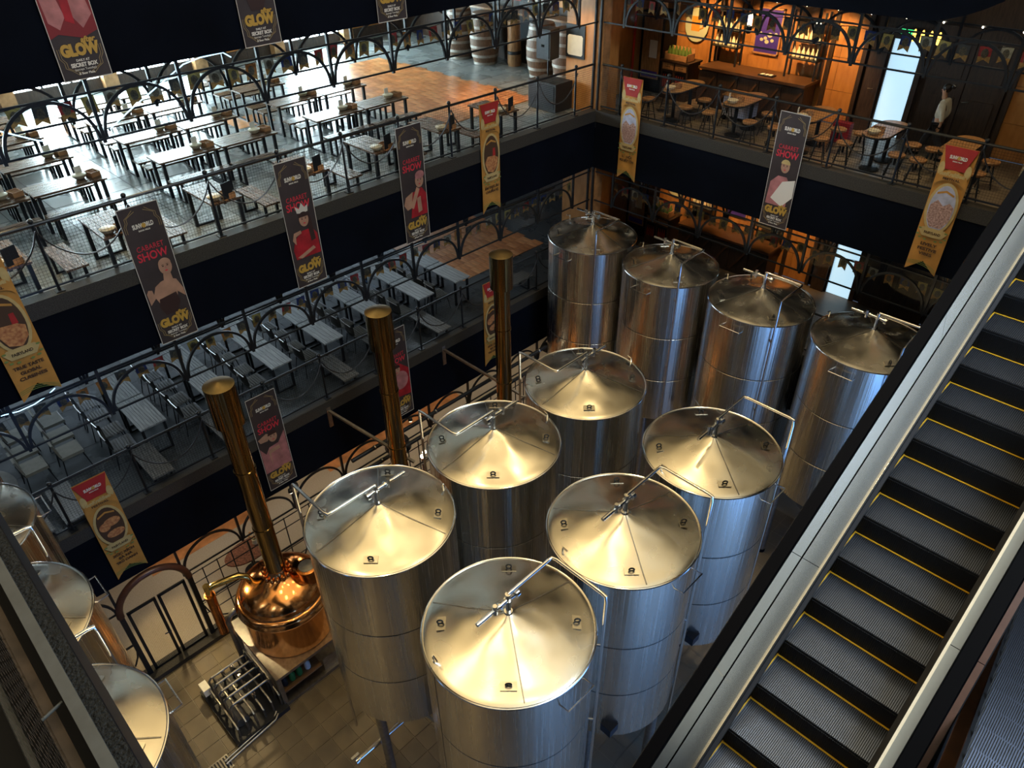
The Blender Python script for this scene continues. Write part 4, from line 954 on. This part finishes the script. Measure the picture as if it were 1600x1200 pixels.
Z2 = FL[2]
rows = [(-3.24, 'second'), (-4.98, 'third'), (-6.75, 'fourth'), (-8.5, 'fifth')]
ys = [-14.3, -13.0, -11.64, -9.32, -7.98, -5.68, -4.34]
for ri, (x, rn) in enumerate(rows):
    for ci, y in enumerate(ys):
        if ri >= 2 and ci == 6: continue
        c = ORD[len(ys) - 1 - ci]
        where = '%s table from parquet in %s row upstairs' % (c, rn)
        place(LONG, (x, y, Z2), 0, 'long dark slatted table, ' + where.replace(' table', '', 1), 'picnic tables')
        for s, sn in ((-1, 'on window side'), (1, 'on railing side')):
            place(BENCH, (x + s * .62, y, Z2), 0, 'bench %s of %s' % (sn, where), 'picnic benches')
        if ri < 3: tableware(x - .02, y + .3, Z2 + .75, 'the ' + where)
# front row set crosswise at the railing
FT = make_table('railing_table', 'x', .58, 1.15, .75, 'wood_table', 4)
FBn = make_bench('railing_bench', 'x', .34, 1.15, .44, 'wood_table', 3)
for i, y in enumerate((-2.87, -4.68, -6.42, -8.1, -9.95, -11.8, -13.45)):
    lab = '%s crosswise table from corner along upper railing' % ORD[i]
    place(FT, (-.78, y, Z2), PI / 2, 'dark ' + lab, 'railing tables'); tableware(-.38, y - .12, Z2 + .75, 'the ' + lab, True)
    if i: place(FBn, (-.78, y + .85, Z2), PI / 2, 'bench beside the ' + lab, 'railing benches')
place(FBn, (-.78, -14.2, Z2), PI / 2, 'last bench at the left end of the upper railing', 'railing benches')

# ------------------------------------------------------------------ middle level: gray tables, cord chairs, upholstered chairs
Z1 = FL[1]
GT = make_table('dining_table', 'x', .52, 1.22, .75, 'wood_gray', 5, leg=.05)
ST = make_table('slatted_table', 'x', .54, 1.22, .75, 'wood_gray', 9, leg=.05)
ch = thing('cord_chair', 'x', 'chair')
def shell(pts, w, n=5, th=.02):
    mb = MB(); vs = []
    for x, z, bow in pts:
        for i in range(n + 1):
            u = i / n * 2 - 1; vs.append((x + bow * (u * u) , u * w / 2, z + abs(bow) * .4 * u * u))
    W = n + 1; fs = [(j * W + i, j * W + i + 1, (j + 1) * W + i + 1, (j + 1) * W + i) for j in range(len(pts) - 1) for i in range(n)]
    O = len(vs); vs += [(a - th * .6, b, c - th) for a, b, c in vs]; fs += [(O + a, O + d, O + c, O + b) for a, b, c, d in list(fs)]
    return mb.add(vs, fs)
part(shell([(.24, .43, 0), (.2, .455, 0), (.0, .445, 0), (-.16, .45, 0), (-.2, .47, .01)], .44), 'seat', 'rattan', ch, 50)
part(shell([(-.2, .5, .02), (-.24, .62, .05), (-.27, .78, .06)], .42), 'backrest', 'rattan', ch, 50)
part(MB().tube([(-.27, -.21, .79), (-.285, 0, .8), (-.27, .21, .79)], .012, 6), 'back_rail', 'steel_bright', ch)
for k in range(7): part(MB().box(-.17 + .055 * k, -.145 + .055 * k, -.2, .2, .45, .459), 'cord_strip', 'cord', ch, 0)
for sx, sy in ((1, 1), (1, -1), (-1, 1), (-1, -1)): part(MB().tube([(sx * .17, sy * .17, .44), (sx * .24, sy * .22, 0)], .011, 6), 'leg', 'black_steel', ch)
up = thing('padded_chair', 'x', 'chair')
part(MB().tube([(.2, -.2, .46), (.2, .2, .46)], .02, 6).box(-.2, .22, -.22, .22, .41, .475), 'seat', 'upholstery', up, 30)
part(MB().prism([(-.22, .5), (-.18, .5), (-.24, .84), (-.28, .84)], -.22, .22, lambda a, b, c: (a, c, b)), 'backrest', 'upholstery', up, 30)
for sx, sy in ((1, 1), (1, -1), (-1, 1), (-1, -1)): part(MB().tube([(sx * .19, sy * .19, .42), (sx * .25, sy * .23, 0)], .011, 6), 'leg', 'black_steel', up)
for s in (-1, 1): part(MB().tube([(-.2, s * .2, .42), (-.25, s * .2, .6)], .011, 6), 'back_post', 'black_steel', up)
n = 0
tyz = [(-3.74, GT), (-5.0, GT), (-6.4, GT), (-7.84, GT), (-9.24, GT), (-10.75, ST), (-12.2, ST)]
for i, (y, pt) in enumerate(tyz):
    c = ORD[i]
    for x, w in ((-1.85, 'front'), (-3.12, 'rear')):
        place(pt, (x, y, Z1), PI / 2, '%s gray table from parquet, %s half, middle gallery' % (c, w), 'gray tables')
        for q, dx in enumerate((-.3, .28)):
            place(ch, (x + dx, y - .62 + random.uniform(-.03, .03), Z1), PI / 2 + random.uniform(-.08, .08), '%s cord chair at %s half of %s gray table, middle gallery' % (('inner', 'outer')[q], w, c), 'cord chairs')
for i, (x, y) in enumerate(((-2.12, -13.65), (-2.75, -13.62), (-3.4, -13.58), (-2.12, -14.32), (-2.75, -14.3), (-3.4, -14.26))):
    place(up, (x, y, Z1), PI / 2, '%s padded cream chair of the lower left cluster, %s row' % (ORD[i % 3], ('right', 'left')[i // 3]), 'padded chairs')
lb = make_bench('slatted_bench', 'x', .42, 1.15, .42, 'wood_bench', 5)
for i, y in enumerate((-14.8, -14.2, -12.6, -11.1, -8.2, -6.9, -5.4, -2.4)):
    place(lb, (-.66, y, Z1), PI / 2 if i < 7 else 0, '%s low slatted bench along middle railing from the left' % ORD[i], 'low benches')
t = thing('rug', 'round red brown rug at the left edge of middle gallery', 'rug', (-2.6, -15.6, Z1 + .004)); part(MB().lathe([(.7, 0), (.7, .012), (.0001, .014)], 40), 'pile', 'rug', t); part(MB().lathe([(.7, .0), (.95, .0), (.95, .01), (.7, .01)], 40), 'border', 'upholstery', t)
# second parquet-side long table far right of the middle gallery is left to the rows above

# ------------------------------------------------------------------ barrels, loudspeaker and board at the corner of the upper gallery
br = thing('wine_barrel', 'x', 'barrel'); H = 1.5
prof = [(.36 + .11 * math.sin(PI * q) , H * q) for q in [i / 12 for i in range(13)]]
part(MB().lathe(prof, 36), 'staves', 'barrel_wood', br)
for q in (.03, .18, .36, .55, .74, .92):
    r = .36 + .11 * math.sin(PI * q) + .008; part(MB().lathe([(r - .012, H * q - .04), (r, H * q - .04), (r, H * q + .04), (r - .012, H * q + .04)], 36), 'hoop', 'barrel_hoop', br)
part(MB().lathe([(.33, H - .02), (.33, H + .0), (.0001, H + .002)], 24), 'head', 'barrel_wood', br)
for i, (x, y, lab) in enumerate(((-2.8, 2.1, 'wine barrel partly behind the loudspeaker'), (-3.93, 2.2, 'wine barrel directly left of the loudspeaker'), (-6.43, 2.2, 'large wine barrel left of the dark counter'), (-7.6, 2.2, 'wine barrel furthest left, in shadow'))):
    place(br, (x, y, Z2), i, lab, 'wine barrels')
dr = thing('wooden_drum', 'slim brown wooden drum between the two large wine barrels', 'drum', (-5.5, 2.6, Z2)); part(MB().lathe([(.2, 0), (.22, .1), (.2, 1.3)], 24), 'drum_body', 'wood_warm', dr); part(MB().lathe([(.225, .35), (.23, .37), (.23, .43), (.215, .45)], 24), 'hoop', 'black_steel', dr)
t = thing('drinks_counter', 'dark counter with taps behind the wine barrels', 'counter', (-5.0, 3.1, Z2)); part(MB().box(-3.6, 2.6, -.1, .3, 0, 1.4), 'body', 'wood_dark', t, 0); part(MB().box(-3.7, 2.7, -.2, .35, 1.4, 1.46), 'worktop', 'wood_warm', t, 0)
for i in range(5): part(MB().tube([(-2 + i * .9, .05, 1.46), (-2 + i * .9, .05, 1.85), (-2 + i * .9, -.12, 1.9), (-2 + i * .9, -.16, 1.8)], .03, 8), 'beer_tap', 'steel_bright', t)
for i in range(6): part(MB().box(-3.4 + i * 1.0, -3.0 + i * 1.0, .31, .33, 1.7, 2.4), 'price_board', ('white_paper', 'amber', 'print_redtop')[i % 3], t, 0)
t = thing('loudspeaker', 'black loudspeaker on a pole above the subwoofer', 'speaker', (-1.66, .0, Z2 + .52)); part(MB().prism([(-.24, -.2), (.24, -.2), (.18, .22), (-.18, .22)], 1.0 - .3, 1.72 - .3), 'cabinet', 'speaker', t, 0); part(MB().box(-.2, .2, -.215, -.2, .74, 1.38), 'grille', 'black_steel', t, 0); part(MB().tube([(0, 0, .2), (0, 0, .72)], .022, 8), 'pole', 'black_steel', t); part(MB().box(-.05, .05, -.222, -.2, 1.0, 1.06), 'badge', 'rubber', t, 0)
t = thing('subwoofer', 'large black subwoofer box on the floor by the corner railing', 'speaker', (-1.4, .02, Z2)); part(MB().box(-.62, .36, -.4, .25, .02, .72), 'cabinet', 'speaker', t, 0); part(MB().box(-.55, .3, -.41, -.4, .08, .66), 'grille', 'black_steel', t, 0)
for k in range(4): part(MB().lathe([(.03, 0), (.03, .03)], 8, (-.5 + .75 * (k % 2), -.3 + .45 * (k // 2))), 'caster', 'rubber', t)
t = thing('notice_board', 'black notice board with blank white sheet on the corner pier', 'board', (-.98, .29, 9.7)); part(MB().box(-.31, .31, -.03, 0, 0, .78), 'panel', 'black_steel', t, 0)
part(MB().prism([(-.25 + .04, .06), (.25 - .04, .06), (.25, .1), (.25, .5), (.21, .54), (-.21, .54), (-.25, .5), (-.25, .1)], -.036, -.03, lambda a, b, c: (a, c, b)), 'sheet', 'white_paper', t, 0)
for i, (x, y) in enumerate(((-.3, .26), (-.86, 2.6))):
    t = thing('fire_pipe', ('red fire pipe on the corner pier beside the notice board', 'red fire pipe behind the corner post on the bar side')[i], 'pipe', (x, y, Z2)); part(MB().tube([(0, 0, .3), (0, 0, 3.1)], .035, 10), 'riser', 'red_pipe', t); part(MB().tube([(0, 0, .3), (.12, 0, .28)], .04, 10), 'elbow', 'red_pipe', t)

# ------------------------------------------------------------------ bar side (right gallery), upper level, repeated one level below
def wallB(k):
    z0, z1 = FL[k], FB[k + 1]; lv = ('', 'middle level', 'upper level')[k]
    mb = MB(); mb.box(-1.0, 16, 3.7, 3.8, z0, z1); wl = struct(mb, 'wall_back', 'wood_dark', lv + ' back wall of wood panels behind the bar', 'wall')
    pm_ = MB(); pm_.box(0, .595, -.03, 0, 0, .74); pmesh = pm_.mesh('panel', 'wood_panel', 0)
    for i in range(10):
        for j in range(4):
            x = -.98 + .6 * i
            if x > 4.9: continue
            o = obj('panel', pmesh, wl, (x, 3.7 + random.uniform(-.004, .004), z0 + .02 + .75 * j))
    for i in range(5):
        for j in range(4): obj('panel', pmesh, wl, (8.25 + .6 * i, 3.7 + random.uniform(-.004, .004), z0 + .02 + .75 * j))
    for x in (-.3, 1.15, 4.2, 5.0, 8.2): part(MB().box(x - .05, x + .05, 3.6, 3.68, z0, z1), 'pilaster', 'wood_dark', wl, 0)
    # open door with daylight, closed doors
    d = tag(obj('door_1', None), lv + ' open doorway with pale blue daylight outside', 'door', None, 'structure'); d.location = (5.9, 3.66, z0)
    part(MB().box(-.32, .32, -.01, 0, 0, 2.1), 'opening', 'sky_door', d, 0); part(MB().box(-.4, -.32, -.06, .02, 0, 2.16).box(.32, .44, -.06, .02, 0, 2.16).box(-.4, .44, -.06, .02, 2.1, 2.2), 'door_frame', 'wood_dark', d, 0)
    part(MB().box(-.75, -.38, -.12, -.07, 0, 2.1), 'door_leaf', 'wood_dark', d, 0); part(MB().tube([(-.46, -.12, 1.0), (-.46, -.18, 1.0), (-.58, -.18, 1.0)], .012, 6), 'door_handle', 'steel_bright', d)
    d = tag(obj('door_2', None), lv + ' wide dark wooden double door right of the bright doorway', 'door', None, 'structure'); d.location = (7.3, 3.66, z0)
    for s in (-1, 1):
        lf = part(MB().box(min(s * .01, s * .8), max(s * .01, s * .8), -.06, 0, 0, 2.5), 'door_leaf', 'wood_dark', d, 0)
        for zz in (.3, 1.4): part(MB().box(min(s * .12, s * .68), max(s * .12, s * .68), -.075, -.06, zz, zz + .8), 'door_panel', 'wood_dark', lf, 0)
    part(MB().tube([(.06, -.07, 1.05), (.06, -.12, 1.05), (.2, -.12, 1.07)], .012, 6), 'door_handle', 'steel_bright', d)
    # bar counter
    t = thing('bar_counter', lv + ' long dark wooden bar counter with cross braced doors', 'counter', (2.65, 3.05, z0)); part(MB().box(-1.42, 1.42, -.24, .45, .02, .93), 'body', 'wood_dark', t, 0); part(MB().box(-1.48, 1.48, -.32, .5, .93, .99), 'worktop', 'wood_counter', t, 0)
    for i in range(5):
        x = -1.2 + .6 * i; dd = part(MB().box(x - .27, x + .27, -.265, -.24, .08, .88), 'cabinet_door', 'wood_dark', t, 0); part(MB().bar((x - .22, -.275, .14), (x + .22, -.275, .82), .05, .02, (0, 1, 0)), 'brace', 'wood_counter', dd, 0)
    # shelf racks with bottles
    for q, x in enumerate((1.55, 3.7)):
        t = thing('shelf_rack', lv + ' black rack of pale bottles, %s end of the counter' % ('corner', 'door')[q], 'rack', (x, 3.35, z0 + .99))
        for sx in (-1, 1):
            for sy in (-1, 1): part(MB().cbox((sx * .38, sy * .12, .75), (.04, .04, 1.5)), 'upright', 'black_steel', t, 0)
        for zz in (.42, .82, 1.25): part(MB().box(-.4, .4, -.14, .14, zz, zz + .03), 'shelf', 'black_steel', t, 0)
        for zz in (.45, .85):
            for i in range(6):
                o = place(bot, (x - .3 + .12 * i, 3.35, z0 + .99 + zz), 0, '%s bottle on the %s shelf of %s rack, %s' % (ORD[i], 'lower' if zz < .6 else 'upper', ('corner', 'door')[q], lv), 'rack bottles')
    # dark glazed fridge, low cabinet with crate of bottles
    t = thing('display_fridge', lv + ' tall black glass fronted fridge beside the corner pillar', 'fridge', (-.55, 3.25, z0)); part(MB().box(-.38, .38, -.25, .38, 0, 2.05), 'body', 'black_paint', t, 0); part(MB().box(-.3, .3, -.262, -.25, .35, 1.9), 'glass_door', 'wood_warm', t, 0); part(MB().box(-.26, .26, -.272, -.262, .4, .55), 'lit_shelf', 'purple', t, 0); part(MB().box(-.05, .2, -.272, -.262, .9, 1.35), 'notice', 'white_paper', t, 0); part(MB().box(-.36, .36, -.265, -.25, 1.92, 2.02), 'header', 'esc_deck', t, 0)
    t = thing('bottle_cabinet', lv + ' small dark cabinet with bottle niches and two drawers', 'cabinet', (.45, 3.0, z0)); part(MB().box(-.42, .42, -.28, .3, 0, .95), 'body', 'wood_dark', t, 0); part(MB().box(-.46, .46, -.32, .33, .95, .99), 'top', 'wood_dark', t, 0)
    for s in (-1, 1):
        dd = part(MB().box(min(s * .03, s * .38), max(s * .03, s * .38), -.3, -.28, .76, .92), 'drawer', 'wood_warm', t, 0); part(MB().tube([(s * .13, -.3, .84), (s * .13, -.32, .84), (s * .27, -.32, .84), (s * .27, -.3, .84)], .008, 6), 'pull', 'black_steel', dd)
        nn = part(MB().box(min(s * .04, s * .37), max(s * .04, s * .37), -.29, -.28, .3, .7), 'niche', 'black_paint', t, 0)
        for i in range(4): part(MB().lathe([(.025, .31), (.03, .33), (.03, .5), (.012, .58), (.012, .64)], 8, (s * .1 + s * .07 * i, -.31)), 'bottle', 'bottle_red', t)
    t = thing('bottle_crate', lv + ' wooden crate of green bottles on the small cabinet', 'crate', (.45, 2.9, z0 + .99)); part(MB().box(-.36, .36, -.18, -.16, 0, .16).box(-.36, .36, .16, .18, 0, .3).box(-.36, -.34, -.18, .18, 0, .2).box(.34, .36, -.18, .18, 0, .2).box(-.36, .36, -.18, .18, 0, .02), 'box', 'wood_box', t, 0)
    for i in range(6):
        for j in range(2): part(MB().lathe([(.03, .04), (.045, .06), (.045, .22), (.018, .3), (.018, .34)], 10, (-.28 + .11 * i, -.08 + .14 * j)), 'bottle', 'bottle_green', t)
    # signs on the wall
    t = thing('wall_sign', lv + ' purple framed sign with pale lettering above the counter', 'sign', (2.5, 3.62, z0 + 1.35)); part(MB().box(-.32, .32, 0, .03, 0, 1.0), 'panel', 'purple', t, 0)
    part(MB().box(-.36, -.32, -.01, .04, -.04, 1.04).box(.32, .36, -.01, .04, -.04, 1.04).box(-.36, .36, -.01, .04, -.04, 0).box(-.36, .36, -.01, .04, 1.0, 1.04), 'frame', 'wood_box', t, 0)
    for i, (a, b, r) in enumerate(((-.15, .3, .05), (0, .26, .06), (.14, .3, .05), (.06, .42, .07), (-.2, .45, .04), (.22, .46, .04), (-.05, .34, .05))): part(sh(ell(a, b, r, r * .8, 10), -.004), 'emblem', 'pale_sign', t, 0)
    t = thing('beer_sign', lv + ' pale round sign with an amber beer mug beside the fridge', 'sign', (.42, 3.62, z0 + 1.3)); part(MB().prism(ell(0, .45, .36, .42, 24), -.02, 0, lambda a, b, c: (a, c, b)), 'panel', 'pale_sign', t, 0); part(sh([(-.16, .3), (.1, .3), (.1, .66), (-.16, .66)], -.024), 'mug', 'amber', t, 0); part(MB().tube([(.1, -.024, .6), (.2, -.024, .55), (.2, -.024, .4), (.1, -.024, .36)], .02, 6), 'mug_handle', 'amber', t)
bt = thing('bottle', 'x', 'bottle'); part(MB().lathe([(.035, 0), (.045, .01), (.045, .14), (.02, .2), (.02, .26)], 10), 'glass_body', 'bottle_pale', bt); part(MB().lathe([(.022, .25), (.022, .28), (.0001, .281)], 8), 'cap', 'print_gold', bt)
bot = bt
wallB(2); wallB(1)
t = thing('exit_sign', 'small green glowing EXIT sign above the open doorway', 'sign', (5.85, 3.5, 10.62)); part(MB().box(-.17, .17, 0, .03, 0, .15), 'box', 'black_steel', t, 0); flat_text('EXIT', .13, 'exit_green', t, (0, -.006, .075), .004)
t = thing('serving_tray', 'dark cutlery tray lying on the upper bar counter', 'tray', (3.0, 2.98, FL[2] + .99)); part(MB().box(-.2, .2, -.1, .1, 0, .03), 'tray', 'esc_dark', t, 0)
for i in range(3): part(MB().box(-.16 + .11 * i, -.08 + .11 * i, -.07, .07, .03, .035), 'card', 'white_paper', t, 0)
t = thing('cleaning_cart', 'navy crate cart behind the second bar table', 'cart', (2.75, 2.35, Z2)); part(MB().box(-.36, .36, -.24, .24, .12, .6), 'crate', 'print_sky', t, 0); part(MB().box(-.4, .4, -.27, .27, .6, .63), 'lid', 'wood_warm', t, 0)
for a, b in ((-.3, -.2), (.3, -.2), (-.3, .2), (.3, .2)): part(MB().tube([(a, b - .02, .06), (a, b + .02, .06)], .06, 12), 'wheel', 'rubber', t)
# capsule tables and stools
ct = thing('bar_table', 'x', 'table'); cap = [(.28 * math.cos(a), .44 + .28 * math.sin(a)) for a in [PI * k / 14 for k in range(15)]] + [(-.28 * math.cos(a), -.44 - .28 * math.sin(a)) for a in [PI * k / 14 for k in range(15)]]
part(MB().prism(cap, .74, .78), 'tabletop', 'wood_warm', ct, 30); part(MB().prism([(a * 1.03, b * 1.02) for a, b in cap], .735, .765), 'edge_band', 'black_steel', ct, 30)
for s in (-1, 1):
    part(MB().tube([(0, s * .36, .06), (0, s * .36, .74)], .045, 10), 'column', 'black_steel', ct); part(MB().lathe([(.2, 0), (.2, .03), (.06, .08)], 20, (0, s * .36)), 'foot', 'black_steel', ct)
sl = thing('bar_stool', 'x', 'stool'); part(MB().lathe([(.165, .48), (.17, .49), (.17, .52), (.16, .53), (.0001, .532)], 24), 'seat', 'wood_seat', sl); part(MB().tube([(0, 0, .3), (0, 0, .48)], .025, 8), 'screw', 'black_steel', sl)
for k in range(4):
    a = PI / 4 + k * PI / 2; part(MB().tube([(.09 * math.cos(a), .09 * math.sin(a), .46), (.2 * math.cos(a), .2 * math.sin(a), 0)], .013, 6), 'leg', 'black_steel', sl)
part(MB().tube([(.165 * math.cos(2 * PI * k / 20), .165 * math.sin(2 * PI * k / 20), .16) for k in range(20)], .009, 6, True), 'foot_ring', 'black_steel', sl)
for i, x in enumerate((1.55, 3.3, 5.02, 6.62, 8.15)):
    place(ct, (x, 1.55, Z2), 0, '%s rounded bar table from the corner post' % ORD[i], 'rounded bar tables')
    if i != 4: tableware(x - .05, 1.05, Z2 + .78, 'the %s rounded bar table' % ORD[i])
    for sx, sn in ((-1, 'left'), (1, 'right')):
        for yy, yn in ((.92, 'railing end'), (1.76, 'bar end')):
            place(sl, (x + sx * .55, yy + .04 * math.sin(7 * x), Z2), x, 'round stool at the %s of the %s bar table, %s side' % (yn, ORD[i], sn), 'bar stools')
t = thing('gift_bag', 'crimson gift bag on the floor behind the third bar table', 'bag', (5.35, 2.5, Z2)); part(MB().prism([(-.2, -.1), (.2, -.1), (.2, .1), (-.2, .1)], 0, .45), 'bag', 'print_reddress', t, 0); part(MB().tube([(-.08, 0, .45), (-.06, 0, .6), (.06, 0, .6), (.08, 0, .45)], .008, 6), 'handle', 'red_pipe', t)
t = thing('stick_post', 'pale gray stanchion leaning at the right wood panel', 'post', (9.1, 2.9, Z2)); part(MB().tube([(0, 0, 0), (0, .2, 1.3)], .05, 8), 'shaft', 'cream', t); part(MB().box(-.07, .07, .12, .28, 1.3, 1.55), 'head', 'rubber', t, 0)

# pendant lamps under the right soffit
for i, (x, y) in enumerate(((3.1, 1.5), (4.7, 1.5))):
    t = thing('pendant_lamp', 'black pendant lantern hanging over the %s bar table' % ('second', 'third')[i], 'lamp', (x, y, 10.72))
    part(MB().tube([(0, 0, .2), (0, 0, .85)], .008, 6), 'cord', 'black_steel', t); part(MB().lathe([(.0001, -.12), (.05, -.1), (.07, 0), (.07, .05), (.02, .08)], 14), 'holder', 'black_steel', t)
    for s in (-1, 0, 1): part(MB().tube([(s * .04, 0, .05), (s * .04, 0, .3)], .012, 8), 'tube_bulb', 'bulb', t)
t = thing('chandelier', 'cluster of amber hanging lights near the exit doorway', 'lamp', (6.75, 1.9, 10.95))
part(MB().box(-.3, .35, -.04, .04, .5, .55), 'bar', 'black_steel', t, 0)
for k in range(4):
    x = -.22 + .16 * k; part(MB().tube([(x, 0, .1), (x, 0, .5)], .005, 5), 'cord', 'black_steel', t); part(MB().lathe([(.0001, -.12), (.03, -.1), (.035, .05), (.01, .12)], 10, (x, 0)), 'amber_glass', 'amber_glow', t)

# ------------------------------------------------------------------ walking person
def skin_body(name, joints, edges, mat, parent, sub=2):
    me = bpy.data.meshes.new(name); me.from_pydata([j[0] for j in joints], edges, []); o = obj(name, me, parent)
    bpy.context.view_layer.objects.active = o
    m = o.modifiers.new('skin', 'SKIN'); m.use_smooth_shade = True; s = o.modifiers.new('sub', 'SUBSURF'); s.levels = sub; s.render_levels = sub
    for i, j in enumerate(joints):
        r = j[1]; o.data.skin_vertices[0].data[i].radius = r if isinstance(r, tuple) else (r, r); o.data.skin_vertices[0].data[i].use_root = (i == 0)
    me.materials.append(M[mat])
    dg = bpy.context.evaluated_depsgraph_get(); dg.update()
    nm = bpy.data.meshes.new_from_object(o.evaluated_get(dg)); o.modifiers.clear(); o.data = nm
    nm.materials.clear(); nm.materials.append(M[mat]); nm.polygons.foreach_set('use_smooth', [True] * len(nm.polygons))
    return o
pp = thing('person', 'person in white shirt and dark trousers walking past the dark doors', 'person', (7.25, 2.75, Z2))
pp.scale = (.9, .9, .9)
# facing -x; whole body in one mesh, clothing drawn over it
skin_body('body', [((0, 0, .86), .1), ((.01, 0, 1.1), (.1, .13)), ((.0, 0, 1.3), (.09, .15)), ((-.02, 0, 1.4), .05), ((-.05, 0, 1.48), .05), ((-.06, 0, 1.57), (.085, .075)), ((-.06, 0, 1.66), (.075, .07)),
    ((.02, .17, 1.34), .05), ((.1, .2, 1.1), .042), ((.04, .2, .9), .034), ((.0, .2, .82), .03), ((.02, -.17, 1.34), .05), ((.08, -.2, 1.1), .042), ((.12, -.2, .88), .034), ((.1, -.2, .8), .03),
    ((-.02, .09, .82), .09), ((-.2, .09, .45), .06), ((-.3, .09, .08), .04), ((-.4, .09, .04), .035), ((.03, -.09, .82), .09), ((.12, -.09, .45), .06), ((.34, -.09, .12), .04), ((.3, -.09, .04), .035)],
    [(0, 1), (1, 2), (2, 3), (3, 4), (4, 5), (5, 6), (2, 7), (7, 8), (8, 9), (9, 10), (2, 11), (11, 12), (12, 13), (13, 14), (0, 15), (15, 16), (16, 17), (17, 18), (0, 19), (19, 20), (20, 21), (21, 22)], 'skin', pp)
skin_body('shirt', [((0, 0, .9), .14), ((.01, 0, 1.1), (.125, .155)), ((.0, 0, 1.3), (.115, .17)), ((-.02, 0, 1.41), .07), ((.02, .17, 1.34), .075), ((.1, .2, 1.1), .062), ((.05, .2, .94), .052), ((.02, -.17, 1.34), .075), ((.08, -.2, 1.1), .062), ((.115, -.2, .92), .052)],
    [(0, 1), (1, 2), (2, 3), (2, 4), (4, 5), (5, 6), (2, 7), (7, 8), (8, 9)], 'shirt', pp)
skin_body('trousers', [((0, 0, .88), .15), ((-.02, .09, .8), .115), ((-.2, .09, .45), .085), ((-.3, .09, .1), .065), ((.03, -.09, .8), .115), ((.12, -.09, .45), .085), ((.33, -.09, .13), .065)], [(0, 1), (1, 2), (2, 3), (0, 4), (4, 5), (5, 6)], 'trousers', pp)
part(MB().sphere((-.035, 0, 1.64), .098, 16, 12, 1.05), 'hair', 'hair', pp); part(MB().sphere((.09, 0, 1.69), .055, 12, 8), 'hair_bun', 'hair', pp); part(MB().tube([(.07, -.03, 1.735), (.1, -.05, 1.73), (.13, -.03, 1.71)], .007, 6), 'hair_clip', 'white_paper', pp)
part(MB().sphere((-.135, 0, 1.585), .018, 8, 6), 'nose', 'skin', pp)
for s in (-1, 1):
    part(MB().sphere((-.125, s * .03, 1.615), .009, 8, 6), 'eye', 'hair', pp); part(MB().sphere((-.04, s * .085, 1.59), .02, 8, 6, 1.3), 'ear', 'skin', pp)
    hx, hz = ((.0, .8) if s > 0 else (.1, .78))
    for k in range(5):
        L = (.055, .07, .075, .07, .05)[k]; y = s * .2 + (k - 2) * .012
        if k == 0: part(MB().tube([(hx - .02, s * .19, hz), (hx - .05, s * .185, hz - .03), (hx - .05, s * .18, hz - .06)], .009, 6), 'finger', 'skin', pp)
        else: part(MB().tube([(hx + (k - 2.5) * .014, s * .2, hz - .02), (hx + (k - 2.5) * .015, s * .2, hz - .02 - L * .6), (hx + (k - 2.5) * .015 - .01, s * .197, hz - .03 - L)], .0085, 6), 'finger', 'skin', pp)
    fx = (-.35, .33)[0 if s > 0 else 1]
    part(MB().prism([(fx - .13, -.04), (fx + .09, -.04), (fx + .09, .04), (fx - .11, .045)], .0, .07, lambda a, b, c: (a, s * .09 + b, c)), 'shoe', 'rubber', pp, 30)
part(MB().sphere((-.138, 0, 1.545), .012, 8, 5, .5), 'mouth', 'print_pink', pp)
